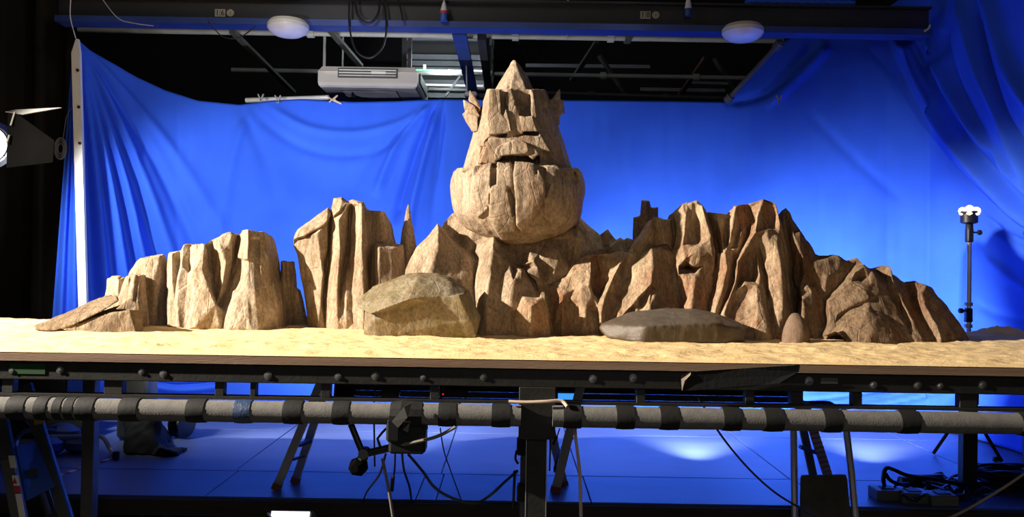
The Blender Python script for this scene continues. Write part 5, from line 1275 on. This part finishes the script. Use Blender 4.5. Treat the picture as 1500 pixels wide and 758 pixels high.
cab([P(842, 600, 3.45), P(843, 640, 3.45), P(849, 690, 3.45), P(851, 760, 3.45)], .008, M_CREAMC, 'pinkish cable hanging in front of the crossed ladder')
cab([P(803, 625, 3.5), P(806, 650, 3.55), P(805, 690, 3.6)], .004, M_CABLE, 'thin black cable hanging down the front leg edge')
c_ = cab([P(820, 628, 3.5), P(816, 640, 3.5)], .003, M_CABLE, 'tiny black plug lead dangling right of the front leg'); MB().tube([P(816, 640, 3.5), P(810, 652, 3.5)], .006, 8).build('plug', M_BLACKPL, c_)
cab([P(1022, 580, 3.5), P(1052, 632, 3.5), P(1090, 680, 3.5), P(1130, 718, 3.5), P(1170, 744, 3.5), P(1200, 760, 3.5)], .005, M_CABLE, 'dark cable sweeping from the table beam towards the grimy board')
cab([P(1510, 688, 3.6), P(1470, 715, 3.6), P(1420, 745, 3.6), P(1380, 765, 3.6)], .006, M_CABLEY, 'buff cable slanting across the heap of black cables')

# crack-free floor details: joint strips are real gaps; a striped tape lies by the trolley
tp = thing('striped_tape', PX(120, 4.9, ZP), 'red and white striped tape stuck on the blue platform', 'tape')
def onfloor(px, py, z=ZP):
    d = FWD + RIGHT * ((px - 750) / FPX) + UP * ((379 - py) / FPX); return EYE + d * ((z - EYE.z) / d.z)
A, B = onfloor(82, 698, ZP + .003), onfloor(168, 671, ZP + .003)
for i in range(10):
    a = A + (B - A) * (i / 10); b = A + (B - A) * ((i + 1) / 10)
    MB().bar(a, b, .035, .004).build('stripe', M_RED if i % 2 else M_WHITE, tp)

# chrome trolley frame and dark gear at the left
tl = thing('tube_trolley', onfloor(160, 672), 'low trolley of bent chrome tube with dark cloths on it', 'trolley')
g1 = [onfloor(24, 690), P(24, 650, 5.3), P(34, 634, 5.3), P(60, 629, 5.3), P(85, 627, 5.3)]
MB().tube(spline(g1), .014, 8).build('frame_tube', M_CHROME, tl, True)
MB().tube(spline([P(60, 640, 5.4), P(110, 640, 5.4), P(142, 639, 5.4), P(153, 644, 5.4), P(162, 660, 5.4), onfloor(170, 673) + Vector((0, 0, .01))]), .014, 8).build('frame_tube', M_CHROME, tl, True)
MB().lathe([(.016, 0), (.022, .01), (.022, .05), (.016, .055)], onfloor(170, 674), n=10).build('rubber_foot', M_BLACKPL, tl)
MB().hull([onfloor(60, 648) + Vector((0, 0, .09)) + Vector(v) for v in ((0, 0, 0), (.3, 0, .02), (.3, .4, .02), (0, .4, 0), (.04, .05, .1), (.2, .05, .14), (.2, .3, .16), (.05, .3, .1))]).build('cloth_bundle', mat('dull_green', (.035, .04, .03), .9), tl)
for px, py, s in ((92, 652, .12), (112, 664, .08), (70, 668, .1)):
    MB().lathe([(s * .5, -s * .6), (s, -s * .2), (s * .9, s * .3), (s * .4, s * .6)], onfloor(px, py) + Vector((0, 0, s * .62)), (.1, .05, 1), 9).build('cloth_bundle', M_BLUEDK if px != 118 else M_BLACKCLOTH, tl, True)

gear = rock('equipment_bag', mat('bag_black', (.012, .012, .010), .85, bump=.3, bscale=30), [
    [onfloor(184, 668), onfloor(228, 668), onfloor(245, 655), onfloor(252, 640), onfloor(186, 640), P(182, 604, 5.6), P(205, 592, 5.6), P(228, 610, 5.5), P(240, 640, 5.5), P(180, 596, 5.9), P(225, 606, 5.9)],
    [onfloor(225, 668), onfloor(262, 668), onfloor(276, 658), onfloor(240, 655), P(232, 655, 5.3), P(250, 660, 5.3)]], h=.014, k=.03, amp=.012, flute=.01)
tag(gear, 'slumped black equipment bag on the blue platform behind the left table leg', 'bag')
rl2 = MB().lathe([(.04, -.05), (.1, -.045), (.1, -.03), (.05, -.025), (.05, .025), (.1, .03), (.1, .045), (.04, .05)], onfloor(258, 645) + Vector((0, .1, .1)), (1, -.3, 0), 16).build('small_wheel', M_BLACKPL, None, True)
tag(rl2, 'small black wheel leaning at the end of the equipment bag', 'wheel')
gs = thing('flight_case', PX(60, 5.7, ZP), 'dark flight case in the shadow behind the step ladder', 'case')
MB().box(PX(40, 6.0, ZP + .24), (.8, .4, .46), bev=.01).build('body', M_BLACKPL, gs); MB().box(PX(40, 6.0, ZP + .49), (.82, .42, .03)).build('lid', M_DARKBEAM, gs)
kc = MB().box(PX(202, 5.9, ZP + .33), (.22, .2, .64), bev=.02).build('grey_panel', M_ALUD); tag(kc, 'dull grey upright panel seen in the gap left of the blue folds', 'panel')

# monitor and box seen in the gap under the table
mo = thing('monitor', PX(830, 5.0, .84), 'small monitor with a glowing blue screen under the table', 'monitor')
MB().box(P(831, 583, 5.02), (.15, .03, .095), bev=.006).build('case', M_BLACKPL, mo); MB().box(P(831, 584, 5.0), (.115, .006, .06)).build('screen', M_SCREEN, mo); MB().box(P(831, 606, 5.03), (.03, .03, .10)).build('stand', M_BLACKPL, mo)
bx = thing('control_box', P(665, 581, 5.1), 'flat black control box with a red light under the table', 'box')
MB().box(P(665, 575, 5.05), (.18, .1, .05), bev=.005).build('body', M_BLACKPL, bx); MB().box(P(649, 578, 4.998), (.008, .006, .008)).build('indicator', M_LED, bx)
cab([P(645, 580, 5.0), P(655, 592, 5.0), P(672, 592, 5.0), P(685, 580, 5.0)], .006, M_CABLE, 'black cable looped below the control box')
MBk = MB().lathe([(.03, -.03), (.06, -.02), (.06, .02), (.03, .03)], P(572, 574, 4.9), (0, 1, 0), 12).build('cable_drum', M_BLACKPL, None, True); tag(MBk, 'round black drum in the gap above the camera rig', 'drum')
MBk = MB().hull([P(490, 562, 4.8), P(520, 562, 4.8), P(522, 575, 4.8), P(505, 590, 4.8), P(488, 588, 4.8), P(495, 565, 5.0), P(515, 588, 5.0), P(490, 586, 5.0)]).build('cloth_bundle', M_BLACKCLOTH); tag(MBk, 'dark cloth bundle in the gap beside the ladder top', 'bundle')

# cable heap and adaptor boxes at the right
random.seed(21)
for i, (px, py, w, lab) in enumerate(((1303, 727, .14, 'grey adaptor box with a pale face at the end of the cable heap'), (1342, 731, .15, 'wide grey adaptor box in the middle of the three by the cables'), (1385, 735, .15, 'grey adaptor box half buried under the black cables'))):
    b0 = onfloor(px, py + 8); bx_ = thing('adaptor_box', b0, lab, 'box')
    MB().box(b0 + Vector((0, .06, .03)), (w, .12, .06), bev=.004).build('body', mat('adaptor_grey', (.16, .16, .15), .5), bx_)
    MB().box(b0 + Vector((.01, .06, .062)), (w * .5, .06, .006)).build('socket', M_DARKBEAM, bx_)
cab([onfloor(1296, 716) + Vector((0, 0, .02)), P(1294, 706, 4.6), P(1295, 692, 4.6), P(1300, 686, 4.6), P(1312, 690, 4.6), P(1330, 697, 4.6), P(1370, 703, 4.6), P(1400, 709, 4.6), P(1425, 712, 4.65)], .012, M_CABLE, 'thick black cable arching up over the adaptor boxes')
cab([P(1297, 694, 4.58), P(1304, 704, 4.58), P(1318, 710, 4.58), onfloor(1335, 716) + Vector((0, 0, .03))], .011, M_CABLE, 'thick black cable dipping from the arch to a plug')
pg = thing('power_connector', onfloor(1335, 716), 'large black power connector lying on the cable heap', 'connector')
MB().tube([onfloor(1318, 718) + Vector((0, 0, .05)), onfloor(1336, 718) + Vector((0, 0, .05))], .03, 10).build('collar', M_ALUD, pg, True); MB().tube([onfloor(1336, 718) + Vector((0, 0, .05)), onfloor(1378, 718) + Vector((0, 0, .055))], .04, 10).build('barrel', M_BLACKPL, pg, True)
for i in range(26):
    x0 = random.uniform(1325, 1405); y0 = random.uniform(712, 738); pts = []; n = random.randint(4, 6)
    for k in range(n):
        pts.append(onfloor(x0 + k * random.uniform(14, 26) - 20, y0 + random.uniform(-9, 9)) + Vector((0, 0, .012 + random.uniform(0, .05))))
    cable(pts, random.choice((.006, .008, .010)), M_CABLE, 'black cable tangled in the heap beside the right table leg', group='cables tangled in the heap on the platform')
cc_ = onfloor(1478, 718); coil = thing('cable_coil', cc_, 'flat coil of black cable lying right of the rear table leg', 'coil')
for i in range(14):
    pts = []; c0 = onfloor(1478 + random.uniform(-12, 14), 716 + random.uniform(-4, 4)) + Vector((0, 0, .02 + .008 * i)); ra = .13 + random.uniform(-.02, .05)
    for t in np.linspace(random.uniform(0, 1), 2 * PI + .3, 12): pts.append(c0 + Vector((ra * 1.2 * math.cos(t), ra * .8 * math.sin(t), random.uniform(-.008, .008))))
    MB().tube(spline(pts, 3), .009, 6).build('turn', M_CABLE, coil, True)
for pts, lab in (([(1458, 678), (1470, 682), (1486, 684), (1510, 683)], 'black cable with a plug end lying on bare blue floor'), ([(1474, 690), (1480, 688), (1492, 690), (1510, 694)], 'pair of short black cable ends under the plugged cable')):
    c_ = cable([onfloor(*p) + Vector((0, 0, .01)) for p in pts], .008, M_CABLE, lab)
    if pts[0][0] == 1458: MB().box(onfloor(1459, 678) + Vector((0, 0, .022)), (.04, .03, .035), bev=.005).build('plug', M_BLACKPL, c_)

# lit flood lamp on the floor below the platform edge
fl0 = PX(424, 4.25, 0)
fd = thing('flood_lamp', fl0, 'lit flood lamp on the floor below the platform edge', 'lamp')
cz = P(424, 768, 4.25).z
MB().box((fl0.x, 4.27, cz - .02), (.24, .10, .15), R=Matrix.Rotation(-.5, 3, 'X'), bev=.012).build('housing', M_ALUD, fd)
MB().box((fl0.x, 4.222, cz + .012), (.20, .012, .12), R=Matrix.Rotation(-.5, 3, 'X')).build('face', M_FLOOD, fd)
for s in (-1, 1): MB().bar((fl0.x + s * .13, 4.27, 0.01), (fl0.x + s * .13, 4.27, cz), .02).build('bracket', M_ALUD, fd)
MB().box((fl0.x, 4.27, .012), (.3, .2, .024)).build('base', M_ALUD, fd)
MB().bar(P(392, 752, 4.2), P(398, 760, 4.2), .008).build('barn_wire', M_ALU, fd); 
rb = MB().box(PX(858, 4.3, .30), (.24, .1, .1), bev=.01).build('tool_case', mat('dark_red', (.10, .012, .012), .6)); tag(rb, 'dark red case tucked below the platform edge near the front leg', 'case')
rb.location.z = 0
